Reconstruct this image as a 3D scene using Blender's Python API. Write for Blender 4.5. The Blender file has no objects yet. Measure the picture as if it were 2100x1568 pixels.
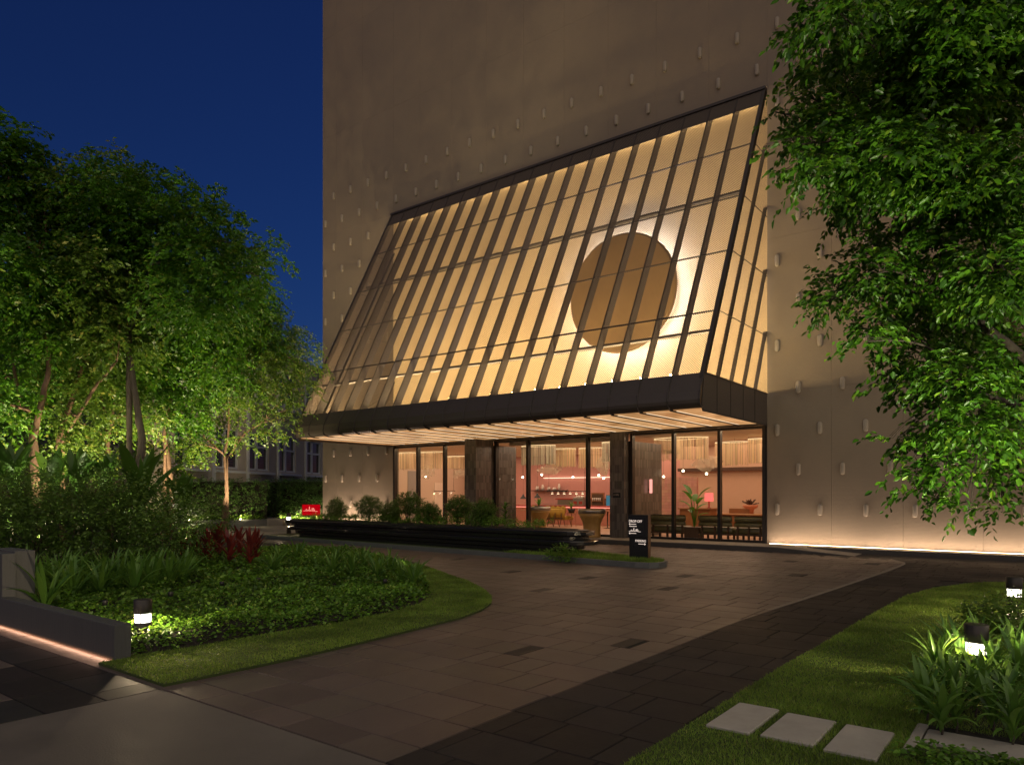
import bpy, math, random
import numpy as np
from mathutils import Vector, Matrix

random.seed(7)
S = bpy.context.scene
col = S.collection
R = math.radians
PI = math.pi

# ---------------------------------------------------------------- camera, world, sun, exposure
YAW = math.atan(1122 / 1472.0)
EYE = 1.6
cd = bpy.data.cameras.new('camera')
cam = bpy.data.objects.new('camera', cd)
col.objects.link(cam)
S.camera = cam
cam.location = (0, 0, EYE)
cam.rotation_euler = (PI / 2, 0, YAW)
cd.sensor_width = 36
cd.lens = 36 * 1472 / 2100.0
cd.shift_y = (1012 - 784) / 2100.0
cd.clip_start = 0.05
cd.clip_end = 2000

w = bpy.data.worlds.new('World')
S.world = w
w.use_nodes = True
nt = w.node_tree
nt.nodes.clear()
wo = nt.nodes.new('ShaderNodeOutputWorld')
bg = nt.nodes.new('ShaderNodeBackground')
sky = nt.nodes.new('ShaderNodeTexSky')
sky.sky_type = 'NISHITA'
sky.sun_disc = False
sky.sun_elevation = R(3)
sky.sun_rotation = R(160)
sky.altitude = 50
sky.ozone_density = 6.0
sky.air_density = 1.0
sky.dust_density = 0.2
tint = nt.nodes.new('ShaderNodeMix')
tint.data_type = 'RGBA'
tint.blend_type = 'MULTIPLY'
tint.inputs['Factor'].default_value = 1.0
tint.inputs[7].default_value = (1.25, 0.35, 0.45, 1)
nt.links.new(sky.outputs[0], tint.inputs[6])
nt.links.new(tint.outputs[2], bg.inputs[0])
bg.inputs[1].default_value = 0.085
nt.links.new(bg.outputs[0], wo.inputs[0])

# the glow of the city behind the camera: one soft warm sun
sd = bpy.data.lights.new('sun', 'SUN')
sun = bpy.data.objects.new('sun', sd)
col.objects.link(sun)
sd.energy = 0.82
sd.angle = R(140)
sd.color = (1.0, 0.84, 0.60)
sun.rotation_euler = (R(68), 0, R(58))

S.view_settings.view_transform = 'Standard'
S.view_settings.look = 'None'
S.view_settings.gamma = 1
S.view_settings.exposure = 1.0
S.view_settings.use_curve_mapping = False
cy = S.cycles
cy.use_denoising = True
cy.max_bounces = 6
cy.diffuse_bounces = 3
cy.glossy_bounces = 3
cy.transmission_bounces = 4
cy.transparent_max_bounces = 24
cy.sample_clamp_indirect = 3.0
cy.sample_clamp_direct = 0
cy.caustics_reflective = False
cy.caustics_refractive = False
cy.blur_glossy = 1.0


# ---------------------------------------------------------------- helpers
def ray(px, py):
    r = (px - 1050) / 1472.0
    u = (1012 - py) / 1472.0
    return Vector((-math.sin(YAW) + r * math.cos(YAW), math.cos(YAW) + r * math.sin(YAW), u))


def at(px, py, t):
    d = ray(px, py) * t
    return Vector((d.x, d.y, d.z + EYE))


def WY(px, py, Y):
    d = ray(px, py)
    return at(px, py, Y / d.y)


def tag(o, label=None, cat=None, group=None, kind=None):
    if label: o['label'] = label
    if cat: o['category'] = cat
    if group: o['group'] = group
    if kind: o['kind'] = kind
    return o


def thing(name, loc, label=None, cat=None, group=None, kind=None, rz=0):
    o = bpy.data.objects.new(name, None)
    o.empty_display_size = 0.2
    col.objects.link(o)
    o.location = loc
    o.rotation_euler = (0, 0, rz)
    return tag(o, label, cat, group, kind)


def origin_of(o):
    v = Vector((0, 0, 0))
    while o is not None:
        v += o.location
        o = o.parent
    return v


def link(name, mesh, parent=None, loc=(0, 0, 0)):
    o = bpy.data.objects.new(name, mesh)
    col.objects.link(o)
    if parent is not None:
        o.parent = parent
    o.location = loc
    return o


def copy_tree(o, parent=None):
    c = o.copy()
    col.objects.link(c)
    if parent is not None:
        c.parent = parent
    for ch in list(o.children):
        copy_tree(ch, c)
    return c


class MB:
    def __init__(s):
        s.v = []; s.f = []

    def add(s, vs, fs):
        n = len(s.v)
        s.v += [tuple(v) for v in vs]
        s.f += [tuple(i + n for i in f) for f in fs]
        return s

    def box(s, x0, y0, z0, x1, y1, z1):
        return s.add([(x0, y0, z0), (x1, y0, z0), (x1, y1, z0), (x0, y1, z0), (x0, y0, z1), (x1, y0, z1), (x1, y1, z1), (x0, y1, z1)],
                     [(0, 3, 2, 1), (4, 5, 6, 7), (0, 1, 5, 4), (1, 2, 6, 5), (2, 3, 7, 6), (3, 0, 4, 7)])

    def bbox(s, x0, y0, z0, x1, y1, z1, b=0.01):
        """box with a chamfered top edge and chamfered uprights"""
        def ring(i, z):
            return [(x0 + i + b, y0 + i, z), (x1 - i - b, y0 + i, z), (x1 - i, y0 + i + b, z), (x1 - i, y1 - i - b, z),
                    (x1 - i - b, y1 - i, z), (x0 + i + b, y1 - i, z), (x0 + i, y1 - i - b, z), (x0 + i, y0 + i + b, z)]
        vs = ring(0, z0) + ring(0, z1 - b) + ring(b, z1)
        fs = [tuple(range(7, -1, -1)), tuple(range(16, 24))]
        for k in range(2):
            for j in range(8):
                a, c = k * 8 + j, k * 8 + (j + 1) % 8
                fs.append((a, c, c + 8, a + 8))
        return s.add(vs, fs)

    def prism(s, poly, z0, z1):
        n = len(poly)
        vs = [(x, y, z0) for x, y in poly] + [(x, y, z1) for x, y in poly]
        fs = [tuple(range(n - 1, -1, -1)), tuple(range(n, 2 * n))] + [(i, (i + 1) % n, n + (i + 1) % n, n + i) for i in range(n)]
        return s.add(vs, fs)

    def tube(s, pts, rad, n=6, cap=True):
        pts = [Vector(p) for p in pts]
        if not hasattr(rad, '__len__'): rad = [rad] * len(pts)
        vs = []; fs = []
        for i, p in enumerate(pts):
            d = (pts[min(i + 1, len(pts) - 1)] - pts[max(i - 1, 0)])
            d = d.normalized() if d.length > 1e-9 else Vector((0, 0, 1))
            u = d.cross(Vector((0, 0, 1)) if abs(d.z) < .9 else Vector((1, 0, 0))).normalized()
            w_ = d.cross(u)
            for k in range(n):
                a = 2 * PI * k / n
                vs.append(p + (u * math.cos(a) + w_ * math.sin(a)) * rad[i])
        for i in range(len(pts) - 1):
            for k in range(n):
                a, b = i * n + k, i * n + (k + 1) % n
                fs.append((a, b, b + n, a + n))
        if cap:
            fs.append(tuple(range(n - 1, -1, -1)))
            fs.append(tuple(range((len(pts) - 1) * n, len(pts) * n)))
        return s.add(vs, fs)

    def lathe(s, prof, n=24, c=(0, 0, 0), sx=1, sy=1):
        vs = []; fs = []
        for r, z in prof:
            for k in range(n):
                a = 2 * PI * k / n
                vs.append((c[0] + r * sx * math.cos(a), c[1] + r * sy * math.sin(a), c[2] + z))
        m = len(prof)
        for i in range(m - 1):
            for k in range(n):
                a, b = i * n + k, i * n + (k + 1) % n
                fs.append((a, b, b + n, a + n))
        fs.append(tuple(range(n - 1, -1, -1)))
        fs.append(tuple(range((m - 1) * n, m * n)))
        return s.add(vs, fs)

    def strip(s, pts, wd, up=(0, 0, 1)):
        pts = [Vector(p) for p in pts]
        vs = []; fs = []
        for i, p in enumerate(pts):
            d = (pts[min(i + 1, len(pts) - 1)] - pts[max(i - 1, 0)]).normalized()
            u = d.cross(Vector(up))
            u = u.normalized() if u.length > 1e-6 else Vector((1, 0, 0))
            w_ = wd[i] if hasattr(wd, '__len__') else wd
            vs += [p - u * w_, p + u * w_]
        for i in range(len(pts) - 1):
            fs.append((2 * i, 2 * i + 1, 2 * i + 3, 2 * i + 2))
        return s.add(vs, fs)

    def mesh(s, name, mat, smooth=False, off=(0, 0, 0)):
        me = bpy.data.meshes.new(name)
        ox, oy, oz = off
        me.from_pydata([(x - ox, y - oy, z - oz) for x, y, z in s.v], [], s.f)
        me.materials.append(mat)
        if smooth:
            for p in me.polygons: p.use_smooth = True
        me.update()
        return me

    def build(s, name, mat, parent=None, smooth=False, local=False, **k):
        off = (0, 0, 0) if (local or parent is None) else origin_of(parent)
        o = link(name, s.mesh(name, mat, smooth, off), parent)
        return tag(o, **k)


def np_mesh(name, V, F, mat, smooth=False):
    V = np.asarray(V, dtype=np.float32).reshape(-1, 3)
    F = np.asarray(F, dtype=np.int32)
    me = bpy.data.meshes.new(name)
    k = F.shape[1]
    me.vertices.add(len(V)); me.vertices.foreach_set('co', V.ravel())
    me.loops.add(F.size); me.loops.foreach_set('vertex_index', F.ravel())
    me.polygons.add(len(F))
    me.polygons.foreach_set('loop_start', np.arange(0, F.size, k, dtype=np.int32))
    if smooth: me.polygons.foreach_set('use_smooth', np.ones(len(F), dtype=bool))
    me.update(calc_edges=True)
    me.materials.append(mat)
    return me


# ---------------------------------------------------------------- materials
def N(t, typ, **k):
    n = t.nodes.new(typ)
    for a, b in k.items(): setattr(n, a, b)
    return n


def mat(name, c, rough=.6, metal=0, noise=None, bump=None, c2=None, stretch=(1, 1, 1), coat=0, spec=.5, island=0, world=False):
    """principled; noise=(scale, amount) varies colour towards c2; bump=(scale, strength, distance)"""
    m = bpy.data.materials.new(name)
    m.use_nodes = True
    t = m.node_tree
    p = t.nodes['Principled BSDF']
    p.inputs['Base Color'].default_value = (*c, 1)
    p.inputs['Roughness'].default_value = rough
    p.inputs['Metallic'].default_value = metal
    p.inputs['Coat Weight'].default_value = coat
    p.inputs['Specular IOR Level'].default_value = spec
    tc = N(t, 'ShaderNodeTexCoord')
    src = N(t, 'ShaderNodeNewGeometry').outputs['Position'] if world else tc.outputs['Object']
    mp = N(t, 'ShaderNodeMapping')
    mp.inputs['Scale'].default_value = stretch
    t.links.new(src, mp.inputs[0])
    last = None
    if noise:
        nz = N(t, 'ShaderNodeTexNoise')
        nz.inputs['Scale'].default_value = noise[0]
        nz.inputs['Detail'].default_value = 6
        nz.inputs['Roughness'].default_value = .65
        t.links.new(mp.outputs[0], nz.inputs['Vector'])
        cr = N(t, 'ShaderNodeValToRGB')
        cr.color_ramp.elements[0].position = .5 - .5 * noise[1]
        cr.color_ramp.elements[1].position = .5 + .5 * noise[1]
        cr.color_ramp.elements[0].color = (*(c2 or [x * .6 for x in c]), 1)
        cr.color_ramp.elements[1].color = (*c, 1)
        t.links.new(nz.outputs['Fac'], cr.inputs[0])
        last = cr.outputs[0]
        t.links.new(last, p.inputs['Base Color'])
    if island:
        oi = N(t, 'ShaderNodeObjectInfo')
        ge = N(t, 'ShaderNodeNewGeometry')
        ad = N(t, 'ShaderNodeMath', operation='ADD')
        fr = N(t, 'ShaderNodeMath', operation='FRACT')
        t.links.new(oi.outputs['Random'], ad.inputs[0])
        t.links.new(ge.outputs['Random Per Island'], ad.inputs[1])
        t.links.new(ad.outputs[0], fr.inputs[0])
        mr = N(t, 'ShaderNodeMapRange')
        mr.inputs['To Min'].default_value = 1 - island
        mr.inputs['To Max'].default_value = 1 + island
        t.links.new(fr.outputs[0], mr.inputs[0])
        hs = N(t, 'ShaderNodeHueSaturation')
        if last is not None: t.links.new(last, hs.inputs['Color'])
        else: hs.inputs['Color'].default_value = (*c, 1)
        t.links.new(mr.outputs[0], hs.inputs['Value'])
        m2 = N(t, 'ShaderNodeMapRange')
        m2.inputs['To Min'].default_value = .485
        m2.inputs['To Max'].default_value = .515
        mu = N(t, 'ShaderNodeMath', operation='MULTIPLY'); mu.inputs[1].default_value = 7.31
        f2 = N(t, 'ShaderNodeMath', operation='FRACT')
        t.links.new(fr.outputs[0], mu.inputs[0]); t.links.new(mu.outputs[0], f2.inputs[0])
        t.links.new(f2.outputs[0], m2.inputs[0]); t.links.new(m2.outputs[0], hs.inputs['Hue'])
        last = hs.outputs[0]
        t.links.new(last, p.inputs['Base Color'])
    if world:
        n3 = N(t, 'ShaderNodeTexNoise'); n3.inputs['Scale'].default_value = .55; n3.inputs['Detail'].default_value = 7; n3.inputs['Roughness'].default_value = .7
        t.links.new(src, n3.inputs['Vector'])
        r3 = N(t, 'ShaderNodeMapRange'); r3.inputs['From Min'].default_value = .3; r3.inputs['From Max'].default_value = .7
        r3.inputs['To Min'].default_value = rough * .78; r3.inputs['To Max'].default_value = min(1, rough * 1.3)
        t.links.new(n3.outputs['Fac'], r3.inputs[0]); t.links.new(r3.outputs[0], p.inputs['Roughness'])
        r4 = N(t, 'ShaderNodeMapRange'); r4.inputs['From Min'].default_value = .32; r4.inputs['From Max'].default_value = .62
        r4.inputs['To Min'].default_value = (.90 if 'plaster' in name else .74); r4.inputs['To Max'].default_value = 1.08
        t.links.new(n3.outputs['Fac'], r4.inputs[0])
        h4 = N(t, 'ShaderNodeHueSaturation'); t.links.new(r4.outputs[0], h4.inputs['Value'])
        if last is not None: t.links.new(last, h4.inputs['Color'])
        last = h4.outputs[0]; t.links.new(last, p.inputs['Base Color'])
    if bump:
        nb = N(t, 'ShaderNodeTexNoise')
        nb.inputs['Scale'].default_value = bump[0]
        nb.inputs['Detail'].default_value = 5
        t.links.new(mp.outputs[0], nb.inputs['Vector'])
        b = N(t, 'ShaderNodeBump')
        b.inputs['Strength'].default_value = bump[1]
        b.inputs['Distance'].default_value = bump[2]
        t.links.new(nb.outputs['Fac'], b.inputs['Height'])
        t.links.new(b.outputs[0], p.inputs['Normal'])
    return m


def emis(name, c, s):
    m = bpy.data.materials.new(name)
    m.use_nodes = True
    t = m.node_tree
    t.nodes.clear()
    e = N(t, 'ShaderNodeEmission')
    e.inputs[0].default_value = (*c, 1)
    e.inputs[1].default_value = s
    o = N(t, 'ShaderNodeOutputMaterial')
    t.links.new(e.outputs[0], o.inputs[0])
    return m


def leafmat(name, c, c2, trans=.3, rough=.45, spec=.4, odd=None, patch=0):
    m = bpy.data.materials.new(name)
    m.use_nodes = True
    t = m.node_tree
    p = t.nodes['Principled BSDF']
    p.inputs['Roughness'].default_value = rough
    p.inputs['Specular IOR Level'].default_value = spec
    ge = N(t, 'ShaderNodeNewGeometry')
    oi = N(t, 'ShaderNodeObjectInfo')
    ad = N(t, 'ShaderNodeMath', operation='ADD')
    fr = N(t, 'ShaderNodeMath', operation='FRACT')
    t.links.new(ge.outputs['Random Per Island'], ad.inputs[0])
    t.links.new(oi.outputs['Random'], ad.inputs[1])
    t.links.new(ad.outputs[0], fr.inputs[0])
    cr = N(t, 'ShaderNodeValToRGB')
    cr.color_ramp.elements[0].color = (*c2, 1)
    cr.color_ramp.elements[1].color = (*c, 1)
    if odd:
        cr.color_ramp.elements[1].position = .88
        e = cr.color_ramp.elements.new(.96); e.color = (*odd, 1)
    t.links.new(fr.outputs[0], cr.inputs[0])
    if patch:
        ps = N(t, 'ShaderNodeTexNoise'); ps.inputs['Scale'].default_value = patch; ps.inputs['Detail'].default_value = 4
        t.links.new(ge.outputs['Position'], ps.inputs['Vector'])
        pr_ = N(t, 'ShaderNodeMapRange'); pr_.inputs['From Min'].default_value = .35; pr_.inputs['From Max'].default_value = .65
        pr_.inputs['To Min'].default_value = .62; pr_.inputs['To Max'].default_value = 1.25
        t.links.new(ps.outputs['Fac'], pr_.inputs[0])
        ph = N(t, 'ShaderNodeHueSaturation'); t.links.new(pr_.outputs[0], ph.inputs['Value']); t.links.new(cr.outputs[0], ph.inputs['Color'])
        cr = ph
    t.links.new(cr.outputs[0], p.inputs['Base Color'])
    tr = N(t, 'ShaderNodeBsdfTranslucent')
    hs = N(t, 'ShaderNodeHueSaturation')
    hs.inputs['Value'].default_value = 1.6
    hs.inputs['Hue'].default_value = .485
    t.links.new(cr.outputs[0], hs.inputs['Color'])
    t.links.new(hs.outputs[0], tr.inputs[0])
    mx = N(t, 'ShaderNodeMixShader')
    mx.inputs[0].default_value = trans
    out = t.nodes['Material Output']
    t.links.new(p.outputs[0], mx.inputs[1])
    t.links.new(tr.outputs[0], mx.inputs[2])
    t.links.new(mx.outputs[0], out.inputs[0])
    return m


def perforated(name, axis, c=(.12, .094, .070), pitch=.042, thr=.03):
    """dark sheet metal drilled with a staggered grid of round holes"""
    m = bpy.data.materials.new(name)
    m.use_nodes = True
    t = m.node_tree
    p = t.nodes['Principled BSDF']
    p.inputs['Base Color'].default_value = (*c, 1)
    p.inputs['Metallic'].default_value = 0
    p.inputs['Roughness'].default_value = .5
    tc = N(t, 'ShaderNodeTexCoord')
    sp = N(t, 'ShaderNodeSeparateXYZ')
    t.links.new(tc.outputs['Object'], sp.inputs[0])
    def wave(out):
        a = N(t, 'ShaderNodeMath', operation='MULTIPLY'); a.inputs[1].default_value = 2 * PI / pitch / 1.414
        b = N(t, 'ShaderNodeMath', operation='COSINE')
        t.links.new(out, a.inputs[0]); t.links.new(a.outputs[0], b.inputs[0])
        return b.outputs[0]
    if axis == 'X':
        u = sp.outputs['X']
    else:
        u = sp.outputs['Y']
    zz = N(t, 'ShaderNodeMath', operation='MULTIPLY'); zz.inputs[1].default_value = 1.12
    t.links.new(sp.outputs['Z'], zz.inputs[0])
    mu = N(t, 'ShaderNodeMath', operation='MULTIPLY')
    t.links.new(wave(u), mu.inputs[0]); t.links.new(wave(zz.outputs[0]), mu.inputs[1])
    gt = N(t, 'ShaderNodeMath', operation='GREATER_THAN'); gt.inputs[1].default_value = thr
    t.links.new(mu.outputs[0], gt.inputs[0])
    tr = N(t, 'ShaderNodeBsdfTransparent')
    mx = N(t, 'ShaderNodeMixShader')
    t.links.new(gt.outputs[0], mx.inputs[0])
    t.links.new(p.outputs[0], mx.inputs[1])
    t.links.new(tr.outputs[0], mx.inputs[2])
    t.links.new(mx.outputs[0], t.nodes['Material Output'].inputs[0])
    return m


def glassmat(name, refl=.08, tintc=(.97, .99, .97)):
    m = bpy.data.materials.new(name)
    m.use_nodes = True
    t = m.node_tree
    t.nodes.clear()
    o = N(t, 'ShaderNodeOutputMaterial')
    tr = N(t, 'ShaderNodeBsdfTransparent'); tr.inputs[0].default_value = (*tintc, 1)
    gl = N(t, 'ShaderNodeBsdfGlossy'); gl.inputs['Roughness'].default_value = .02
    fr = N(t, 'ShaderNodeFresnel'); fr.inputs[0].default_value = 1.45
    mx = N(t, 'ShaderNodeMixShader')
    ge = N(t, 'ShaderNodeNewGeometry')
    iv = N(t, 'ShaderNodeMath', operation='SUBTRACT'); iv.inputs[0].default_value = 1.0
    mm = N(t, 'ShaderNodeMath', operation='MULTIPLY')
    t.links.new(ge.outputs['Backfacing'], iv.inputs[1]); t.links.new(iv.outputs[0], mm.inputs[0]); t.links.new(fr.outputs[0], mm.inputs[1])
    t.links.new(mm.outputs[0], mx.inputs[0])
    t.links.new(tr.outputs[0], mx.inputs[1]); t.links.new(gl.outputs[0], mx.inputs[2])
    t.links.new(mx.outputs[0], o.inputs[0])
    return m


M = {}
# painted ribbed plaster of the tower
def plaster():
    m = mat('ribbed_plaster', (.214, .177, .128), .8, noise=(.30, .9), c2=(.190, .158, .115), world=True)
    t = m.node_tree
    p = t.nodes['Principled BSDF']
    tc = N(t, 'ShaderNodeTexCoord')
    wv = N(t, 'ShaderNodeTexWave', bands_direction='Z')
    wv.inputs['Scale'].default_value = 9.0
    wv.inputs['Distortion'].default_value = .15
    wv.inputs['Detail'].default_value = 1
    nz = N(t, 'ShaderNodeTexNoise'); nz.inputs['Scale'].default_value = 16; nz.inputs['Detail'].default_value = 5
    t.links.new(tc.outputs['Object'], wv.inputs[0]); t.links.new(tc.outputs['Object'], nz.inputs[0])
    mu = N(t, 'ShaderNodeMath', operation='MULTIPLY'); mu.inputs[1].default_value = .22
    t.links.new(wv.outputs['Fac'], mu.inputs[0])
    ad = N(t, 'ShaderNodeMath', operation='ADD')
    t.links.new(mu.outputs[0], ad.inputs[0]); t.links.new(nz.outputs['Fac'], ad.inputs[1])
    b = N(t, 'ShaderNodeBump'); b.inputs['Strength'].default_value = .35; b.inputs['Distance'].default_value = .012
    t.links.new(ad.outputs[0], b.inputs['Height']); t.links.new(b.outputs[0], p.inputs['Normal'])
    return m
M['plaster'] = plaster()
M['mesh_front'] = perforated('perforated_metal', 'X')
M['mesh_side'] = perforated('perforated_metal_side', 'Y')
M['dark_metal'] = mat('dark_bronze_metal', (.040, .034, .030), .45, .2)
M['frame'] = mat('dark_frame_metal', (.03, .028, .025), .35, .6)
M['liner'] = mat('dark_liner', (.022, .020, .019), .45, .4)
M['stone_light'] = mat('pale_stone_kerb', (.26, .235, .20), .75, noise=(4, .8), bump=(60, .3, .004))
M['kerb_grey'] = mat('grey_stone_kerb', (.13, .14, .135), .6, noise=(5, .8), bump=(60, .3, .004))
M['kerb_dark'] = mat('dark_stone_kerb', (.055, .052, .048), .55, noise=(5, .8), bump=(60, .3, .004))
M['paver'] = mat('brown_paving_stone', (.128, .098, .082), .48, noise=(1.2, .9), c2=(.086, .068, .060), bump=(26, .5, .004), stretch=(2.0, 1, 1), island=.15, spec=.3, world=True)
M['paver_dark'] = mat('dark_paving_stone', (.036, .031, .029), .62, noise=(1.4, .9), c2=(.026, .023, .022), bump=(26, .5, .004), stretch=(2.0, 1, 1), island=.2, spec=.15, world=True)
M['paver_black'] = mat('black_paving_stone', (.036, .033, .030), .6, noise=(3, .9), bump=(40, .4, .003), spec=.3, world=True)
M['bedding'] = mat('joint_sand', (.016, .014, .012), .95)
M['soil'] = mat('garden_soil', (.018, .014, .010), .95, noise=(8, .9), bump=(20, .8, .03))
M['turf'] = mat('turf_base', (.05, .078, .014), .95, noise=(12, .9), bump=(60, .8, .02))
M['concrete'] = mat('brushed_concrete', (.15, .132, .112), .75, noise=(1.1, 1.0), c2=(.095, .084, .074), bump=(70, .45, .004), spec=.3, world=True)
M['stepping'] = mat('stepping_stone', (.45, .42, .37), .8, noise=(7, 1.0), c2=(.33, .305, .265), bump=(55, .5, .004), spec=.2, world=True)
M['wall_concrete'] = mat('board_marked_concrete', (.095, .098, .096), .65, noise=(6, .9), c2=(.055, .056, .056), bump=(9, .7, .006), stretch=(7, 7, .25))
M['granite'] = mat('polished_black_granite', (.012, .012, .013), .12, noise=(30, .8), c2=(.02, .02, .02), coat=.4)
M['tile'] = mat('glazed_brown_tile', (.118, .108, .098), .28, noise=(3, .9), c2=(.075, .070, .065), island=.45, coat=.25)
M['grout'] = mat('tile_grout', (.085, .072, .058), .8)
M['tile_pink'] = mat('pink_wall_tile', (.60, .33, .27), .3, noise=(2, .8), c2=(.53, .28, .23), island=.08)
M['grout_pink'] = mat('pink_grout', (.42, .20, .15), .7)
M['peach'] = mat('peach_plaster', (.64, .44, .31), .8, noise=(3, .9), c2=(.57, .38, .26), bump=(12, .4, .01))
M['ceiling'] = mat('cream_ceiling', (.72, .60, .48), .8)
M['cream'] = mat('cream_paint', (.60, .47, .35), .8)
M['ifloor'] = mat('timber_floor', (.40, .26, .17), .35, noise=(2, .8), c2=(.33, .20, .13), stretch=(1, 6, 1))
M['wood'] = mat('orange_timber', (.28, .12, .045), .4, noise=(3, .8), c2=(.20, .08, .03), stretch=(1, 1, 5))
M['wood_dark'] = mat('dark_timber', (.09, .045, .022), .45, noise=(3, .8), stretch=(5, 1, 1))
M['leather'] = mat('olive_leather', (.15, .135, .065), .34, noise=(8, .6))
M['mustard'] = mat('mustard_fabric', (.42, .25, .03), .8, noise=(20, .6))
M['pot_gold'] = mat('ochre_pot', (.42, .25, .07), .45, noise=(3, .5))
M['steel'] = mat('brushed_steel', (.32, .30, .27), .3, .9)
M['black'] = mat('matt_black', (.015, .015, .016), .5)
M['white'] = mat('white_ceramic', (.7, .66, .6), .4)
M['red'] = mat('red_lacquer', (.30, .03, .02), .35)
M['grey_wall'] = mat('grey_render', (.60, .54, .48), .85, noise=(1.2, .9), c2=(.42, .38, .33), bump=(20, .3, .006))
M['grey_wall_dark'] = mat('brown_grey_render', (.13, .11, .085), .85, noise=(1.0, .9), bump=(20, .3, .006))
M['white_trim'] = mat('white_window_frame', (.70, .73, .75), .6)
M['dark_glass'] = mat('dark_window_glass', (.015, .018, .022), .08, coat=.5)
M['brown_paint'] = mat('brown_painted_timber', (.12, .06, .03), .6, noise=(4, .8))
M['bark'] = mat('tree_bark', (.21, .125, .08), .85, noise=(5, .9), c2=(.11, .065, .042), bump=(22, .9, .02), stretch=(1, 1, .5))
M['bark_grey'] = mat('grey_tree_bark', (.075, .060, .045), .85, noise=(6, .9), bump=(22, .9, .02))
M['leaf'] = leafmat('tree_leaf', (.080, .230, .012), (.026, .100, .007), odd=(.17, .26, .03), patch=.8)
M['leaf_lit'] = leafmat('tree_leaf_lit', (.120, .220, .024), (.045, .115, .012), odd=(.26, .28, .06))  # lit copy of the leaf colour, lamplight put into the tone
M['leaf_near'] = leafmat('tree_leaf_glossy', (.085, .225, .012), (.020, .075, .006), .35, .4, odd=(.15, .27, .02), patch=1.3)
M['leaf_shrub'] = leafmat('shrub_leaf', (.130, .235, .036), (.045, .105, .016), .2, .4)
M['leaf_cover'] = leafmat('ground_cover_leaf', (.140, .300, .026), (.050, .130, .012), .25, .45, odd=(.20, .30, .05), patch=1.1)
M['leaf_strap'] = leafmat('strap_leaf', (.130, .260, .040), (.060, .150, .024), .25, .38)
M['leaf_big'] = leafmat('broad_leaf', (.070, .160, .020), (.040, .105, .014), .25, .35)
M['leaf_red'] = leafmat('red_leaf', (.26, .048, .032), (.10, .020, .018), .25, .4)
M['leaf_hedge'] = leafmat('hedge_leaf', (.100, .200, .040), (.045, .105, .024), .2, .5)
M['blade'] = leafmat('grass_blade', (.215, .345, .050), (.110, .190, .024), .25, .5, .25, odd=(.30, .30, .09), patch=1.6)
M['glass'] = glassmat('clear_glass')
M['string'] = mat('gold_string', (.62, .46, .27), .45, island=.45)
M['string_mix'] = mat('mixed_string', (.42, .38, .28), .45, island=.6)
def netmat():
    m = mat('woven_net', (.62, .55, .42), .6)
    t = m.node_tree
    tr = N(t, 'ShaderNodeBsdfTransparent')
    mx = N(t, 'ShaderNodeMixShader'); mx.inputs[0].default_value = .6
    t.links.new(t.nodes['Principled BSDF'].outputs[0], mx.inputs[1]); t.links.new(tr.outputs[0], mx.inputs[2])
    t.links.new(mx.outputs[0], t.nodes['Material Output'].inputs[0])
    return m
M['net'] = netmat()
M['led_warm'] = emis('warm_led_strip', (1, .66, .36), 9)
M['led_rib'] = emis('rib_foot_led', (1, .72, .30), 60)
M['led_wall'] = emis('wall_wash_led', (1, .70, .50), 16)
M['led_kerb'] = emis('low_wall_led', (1, .60, .38), 5)
M['led_halo'] = emis('disc_halo_led', (.92, .90, 1.0), 66)
M['bulb'] = emis('lit_bulb', (1, .78, .5), 7)
M['lens'] = emis('lit_lens', (.85, .9, 1.0), 14)
M['lamp_red'] = emis('lit_red_shade', (1, .16, .13), .7)
M['sign_red'] = emis('lit_red_sign', (.40, .0, .004), .52)
M['sign_text'] = emis('lit_sign_lettering', (1, .80, .68), .42)
M['sign_text_red'] = emis('lit_script_lettering', (1, .30, .22), .55)
M['screen'] = emis('lit_screen', (.05, .16, .22), .5)
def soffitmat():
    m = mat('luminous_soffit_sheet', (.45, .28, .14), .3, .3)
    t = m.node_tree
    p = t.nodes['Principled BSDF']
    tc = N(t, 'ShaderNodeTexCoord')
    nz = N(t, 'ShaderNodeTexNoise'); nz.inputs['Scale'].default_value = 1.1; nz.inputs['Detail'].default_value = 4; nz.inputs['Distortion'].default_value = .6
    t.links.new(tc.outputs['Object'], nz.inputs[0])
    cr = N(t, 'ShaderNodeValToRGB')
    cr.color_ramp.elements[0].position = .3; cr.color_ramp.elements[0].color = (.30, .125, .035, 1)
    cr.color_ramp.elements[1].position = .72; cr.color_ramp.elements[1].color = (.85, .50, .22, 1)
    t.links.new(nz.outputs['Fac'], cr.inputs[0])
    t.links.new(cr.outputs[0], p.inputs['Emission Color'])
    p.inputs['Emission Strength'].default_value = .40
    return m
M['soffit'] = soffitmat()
M['fascia'] = mat('dark_mesh_fascia', (.075, .063, .056), .45, .3, bump=(90, .5, .004))
M['stud'] = mat('pale_stud', (.27, .24, .19), .7)
M['disc'] = mat('dull_gold_disc', (.23, .145, .062), .5, .2, noise=(.8, .6))
M['led_soffit'] = emis('soffit_led', (1, .74, .48), .75)
M['led_ring'] = emis('chandelier_led', (1, .70, .36), 1.0)
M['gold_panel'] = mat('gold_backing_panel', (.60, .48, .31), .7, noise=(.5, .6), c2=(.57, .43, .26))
POW_UP, POW_UP2, POW_DN = 1180, 80, 55
POW_TREE, POW_BOL = 1.9, 30

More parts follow.
